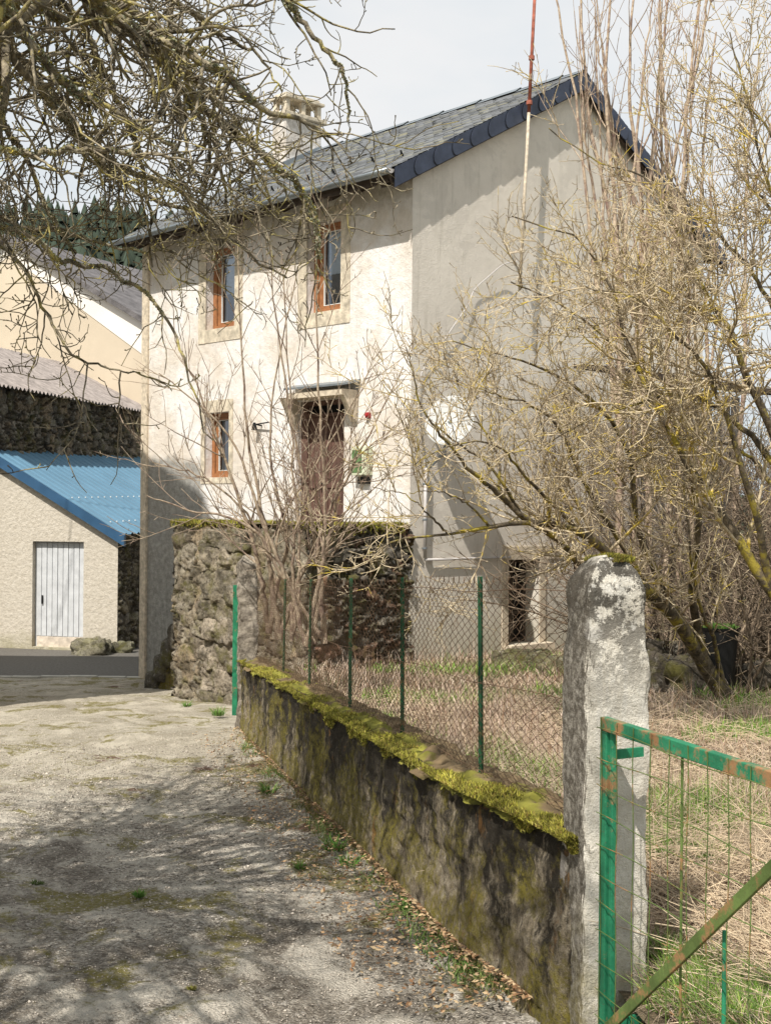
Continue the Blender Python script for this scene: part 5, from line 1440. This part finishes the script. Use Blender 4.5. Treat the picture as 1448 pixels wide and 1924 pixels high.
# ------------------------------------------------------------------ grass, straw, weeds
def scatter_garden(N, ymin, ymax, pw, pal, hr, wr, leanr, name, label, seed, thr, sp=1.0, clump=False):
    y = ymin * (ymax / ymin) ** rng.random(N)
    xl = np.where(y < 14, wall_x(y) + .24, wall_x(14) + .5); xl = np.where(y < 4.3, .70 + .331 * (4.15 - y) + .16, xl)
    x = xl + (y * .32 + .4 - xl) * rng.random(N)
    # keep out of house
    rel = np.stack([x - C0[0], y - C0[1]], 1); t = rel @ A; s = rel @ B
    ok = ~((t > -.02) & (s > -1.9))
    dns = fbm(x * 1.1, y * 1.1, 0, 4, seed)
    ok &= dns > thr + (.42 * sstep(7.5, 9.5, y) if name == 'green_grass' else 0)
    ok &= ~((np.abs(x - .78) < .16) & (np.abs(y - 4.37) < .16))
    x, y = x[ok], y[ok]; n = len(x)
    if clump:
        x = x + 0.05 * rng.normal(size=n)
    z = garden_z(x, y) + .0
    pal = np.array(pal); c = pal[rng.integers(0, len(pal), n)] * rng.uniform(.7, 1.25, n)[:, None]
    o = blades(np.stack([x, y, z], 1), rng.uniform(*hr, n) * (1 + .3 * dns[ok]), rng.uniform(*wr, n) * np.clip(y / 6, .8, 2.2), rng.random(n) * 6.283, rng.uniform(*leanr, n), c, name, M['blade'])
    tag(o, label, None, None, 'stuff'); return n
straw = [(.60, .47, .33), (.46, .34, .23), (.72, .59, .46), (.32, .21, .14), (.54, .38, .29), (.22, .15, .10)]
green = [(.12, .24, .035), (.20, .34, .05), (.09, .18, .03), (.30, .38, .09)]
n1 = scatter_garden(72000, 3.2, 20, 0, straw, (.06, .20), (.0025, .005), (.7, 1.55), 'dry_grass', 'flattened pale straw covering the garden', 5, -.9)
n2 = scatter_garden(130000, 3.2, 20, 0, green, (.05, .16), (.003, .006), (.1, 1.0), 'green_grass', 'patches of fresh green grass in the garden', 41, -.10)
n3 = scatter_garden(7000, 6.5, 18.5, 0, [(.64, .50, .40), (.54, .40, .31), (.34, .22, .14)], (.12, .34), (.003, .005), (.0, .6), 'dry_stalks', 'upright dead stalks in front of the gable', 15, .0)
print('grass', n1, n2, n3)
# thatch of long lying stems near the gate
N = 8000; y = 3.3 * (13 / 3.3) ** rng.random(N); xl = wall_x(y) + .62; xl = np.where(y < 4.7, .70 + .331 * np.maximum(4.15 - y, 0) + .5, xl); x = xl + (y * .32 + .5 - xl) * rng.random(N)
b0 = np.stack([x, y, garden_z(x, y) + rng.uniform(.02, .10, N)], 1); d = rng.normal(size=(N, 3)) * [1, 1, .22]
b1, r1 = grow(b0, d, rng.uniform(.15, .7, N), rng.uniform(.0014, .0028, N), 6, .16, (0, 0, -.02), .5)
o = tube_mesh([(b1, r1, 3)], 'dead_stems', m_simple('dead_stem', (.56, .44, .30), .9, .45, 7, 0)); tag(o, 'tangle of dead stems lying in the garden grass', None, None, 'stuff')

# weeds along the wall foot and on the lane
def weed(px, py, d, size, label, pal=None, n=70):
    c = P(px, py, d); c[2] = float(lane_z(c[0], d)) + .01
    a = rng.random(n) * 6.28; r = rng.random(n) ** .7 * size * .6
    p = c + np.stack([r * np.cos(a), r * np.sin(a), np.zeros(n)], 1)
    pal = np.array(pal or [(.10, .22, .04), (.16, .30, .06), (.22, .30, .09)])
    col = pal[rng.integers(0, len(pal), n)] * rng.uniform(.7, 1.2, n)[:, None]
    o = blades(p, rng.uniform(.5, 1.2, n) * size, rng.uniform(.006, .012, n), a, rng.uniform(.2, 1.3, n), col, 'weed', M['blade'])
    tag(o, label, 'weed', 'weeds along the lane')
weed(630, 1530, 7.6, .10, 'leafy green weed at the wall foot halfway along', n=90)
weed(655, 1560, 7.2, .09, 'second leafy weed just nearer along the wall foot')
weed(770, 1680, 6.2, .07, 'small weed by the wall foot below the fence post', n=40)
weed(985, 1865, 4.95, .09, 'tall dark green weed nearest the gate pillar', n=90)
weed(880, 1830, 5.2, .07, 'spreading low weed on the lane near the pillar', n=80)
weed(505, 1445, 9.8, .09, 'green weed at the wall foot under the far fence', n=60)
weed(470, 1385, 12.5, .10, 'grey green tuft against the far end of the wall', n=60)
weed(410, 1330, 16.0, .12, 'bright green weeds at the foot of the stone pier', n=120)
weed(350, 1312, 17.2, .10, 'green tuft at the left foot of the stone wall', n=60)
weed(262, 1620, 6.4, .035, 'small green tuft alone in the middle of the lane', n=120)
weed(70, 1595, 6.6, .035, 'dark moss tuft on the lane near the left edge', [(.08, .12, .03), (.12, .16, .05)], 160)
weed(565, 1590, 7.1, .05, 'pale green rosette on the lane beside the wall', n=50)
weed(360, 1850, 4.9, .02, 'tiny mossy tuft low on the lane', [(.25, .24, .06), (.2, .18, .05)], 90)
# grit and small stones on the lane
N = 16000; y = 4.0 * (13 / 4.0) ** rng.random(N); x = np.minimum(-y * .31, 0) + (wall_x(y) + y * .31) * rng.random(N) ** .8
s_ = rng.uniform(.0018, .006, N) * np.clip(y / 6, .8, 1.6); big = rng.random(N) < .02; s_[big] *= 2.2
z = lane_z(x, y) + .030 * fbm(x * .8, y * .8, 0, 3, 3) + .007 * fbm(x * 9, y * 9, 0, 3, 9) + .004
oct_ = np.array([(1, 0, 0), (0, 1, 0), (-1, 0, 0), (0, -1, 0), (0, 0, .6), (0, 0, -.6)])
V = np.stack([x, y, z], 1)[:, None] + oct_[None] * s_[:, None, None] * rng.uniform(.6, 1.3, (N, 6, 1))
Fo = np.array([(0, 1, 4), (1, 2, 4), (2, 3, 4), (3, 0, 4), (1, 0, 5), (2, 1, 5), (3, 2, 5), (0, 3, 5)])
Fq = (np.arange(N)[:, None, None] * 6 + Fo[None]).reshape(-1, 3)
cc = np.repeat(np.array([.42, .37, .31]) * rng.uniform(.35, 1.6, N)[:, None], 6, 0)
o = mesh_np('gravel', V.reshape(-1, 3), Fq, M['blade'], None, col=np.clip(cc, 0, .8)); tag(o, 'loose grit scattered over the lane', None, None, 'stuff')

N = 5000; y = 4.6 * (14 / 4.6) ** rng.random(N); x = wall_x(y) - .03 - .5 * rng.random(N) ** 2.5
z = lane_z(x, y) + .03 + .06 * np.clip(1 - (wall_x(y) - x) / .3, 0, 1)
dd = rng.normal(size=(N, 3)) * [1, 1, .25]; dd /= np.linalg.norm(dd, axis=1, keepdims=True)
ee = np.cross(dd, rng.normal(size=(N, 3)) * .4 + [0, 0, 1]); ee /= np.linalg.norm(ee, axis=1, keepdims=True)
sz_ = rng.uniform(.006, .018, N)[:, None]; c_ = np.stack([x, y, z], 1)
V = np.stack([c_ - dd * sz_, c_ + ee * sz_ * .45, c_ + dd * sz_, c_ - ee * sz_ * .45], 1).reshape(-1, 3)
pal = np.array([(.22, .12, .06), (.34, .22, .12), (.12, .08, .05), (.46, .34, .2)])
o = mesh_np('leaf_litter', V, np.arange(N * 4).reshape(-1, 4), M['blade'], None, col=np.repeat(pal[rng.integers(0, 4, N)], 4, 0)); tag(o, 'brown dead leaves and crumbs along the wall foot', None, None, 'stuff')
for k_ in range(3):
    N = [2600, 1500, 900][k_]; y = 4.6 * (14 / 4.6) ** rng.random(N); x = wall_x(y) - .02 - .16 * rng.random(N) ** 1.6
    m_ = fbm(y * [1.7, 2.6, 4.0][k_], y * 0, k_ * 3.3, 3, 90 + k_) > .12; y, x = y[m_], x[m_]; n_ = len(y)
    c_ = np.stack([x, y, lane_z(x, y) + .02], 1)
    pal = np.array([[(.12, .20, .05), (.17, .26, .07)], [(.24, .24, .08), (.30, .28, .10)], [(.08, .13, .04), (.2, .25, .08)]][k_])
    o = blades(c_, rng.uniform(.02, .085, n_), rng.uniform(.003, .007, n_), rng.random(n_) * 6.28, rng.uniform(.2, 1.3, n_), pal[rng.integers(0, 2, n_)] * rng.uniform(.7, 1.2, n_)[:, None], ['wall_foot_grass', 'wall_foot_moss', 'wall_foot_weeds'][k_], M['blade'])
    tag(o, ['thin green grass fringe at the foot of the low wall', 'olive mossy fringe at the foot of the low wall', 'small dark weeds at the foot of the low wall'][k_], None, None, 'stuff')
# overhead wire whose shadow crosses the garage
cable('overhead_wire', [(-11.5, 19.5, 7.6), (-9.5, 21.5, 7.2), (-8, 24.5, 7.1), (-7, 28, 7.3), (-6.3, 33, 7.9)], .012, M['black'], 'thin overhead wire high above the garage', 'wire')

# ------------------------------------------------------------------ light, sky, camera
SAZ = R(-136.3 + 20); SEL = R(52)
sd_ = Vector((math.cos(SAZ) * math.cos(SEL), math.sin(SAZ) * math.cos(SEL), math.sin(SEL)))
sun = bpy.data.lights.new('sun', 'SUN'); sun.energy = 5.0; sun.angle = R(.53); sun.color = (1, .955, .88)
so = bpy.data.objects.new('sun', sun); COL.objects.link(so); so.rotation_euler = sd_.to_track_quat('Z', 'Y').to_euler()
w = bpy.data.worlds.new('World'); sc.world = w; w.use_nodes = True
nt = w.node_tree; bg = nt.nodes['Background']
sky = nt.nodes.new('ShaderNodeTexSky'); sky.sky_type = 'NISHITA'; sky.sun_disc = False
sky.sun_elevation = SEL; sky.sun_rotation = math.atan2(sd_.x, sd_.y); sky.dust_density = 3; sky.air_density = 1.2
tc = nt.nodes.new('ShaderNodeTexCoord'); mp = nt.nodes.new('ShaderNodeMapping'); mp.inputs['Scale'].default_value = (1, 1, 2.2)
nz_ = nt.nodes.new('ShaderNodeTexNoise'); nz_.inputs['Scale'].default_value = 2.3; nz_.inputs['Detail'].default_value = 6; nz_.inputs['Roughness'].default_value = .5
nt.links.new(tc.outputs['Generated'], mp.inputs[0]); nt.links.new(mp.outputs[0], nz_.inputs['Vector'])
rp = nt.nodes.new('ShaderNodeValToRGB'); rp.color_ramp.elements[0].position = .38; rp.color_ramp.elements[1].position = .62
rp.color_ramp.elements[0].color = (6.1, 6.95, 7.5, 1); rp.color_ramp.elements[1].color = (8.5, 8.45, 8.35, 1)
nt.links.new(nz_.outputs['Fac'], rp.inputs[0])
mx = nt.nodes.new('ShaderNodeMix'); mx.data_type = 'RGBA'; mx.inputs[0].default_value = .86
nt.links.new(sky.outputs[0], mx.inputs[6]); nt.links.new(rp.outputs[0], mx.inputs[7])
nt.links.new(mx.outputs[2], bg.inputs['Color']); bg.inputs['Strength'].default_value = .1
cam = bpy.data.cameras.new('camera'); co = bpy.data.objects.new('camera', cam); COL.objects.link(co)
cam.sensor_fit = 'HORIZONTAL'; cam.sensor_width = 36; cam.lens = 36 * F / 1448; cam.clip_start = .05; cam.clip_end = 3000
co.matrix_world = Matrix.Rotation(R(90), 4, 'X') @ Matrix.Rotation(ROLL, 4, 'Z')
sc.camera = co
sc.view_settings.view_transform = 'Standard'; sc.view_settings.look = 'None'; sc.view_settings.exposure = 0.2; sc.view_settings.gamma = 1
sc.cycles.max_bounces = 6; sc.cycles.transparent_max_bounces = 8
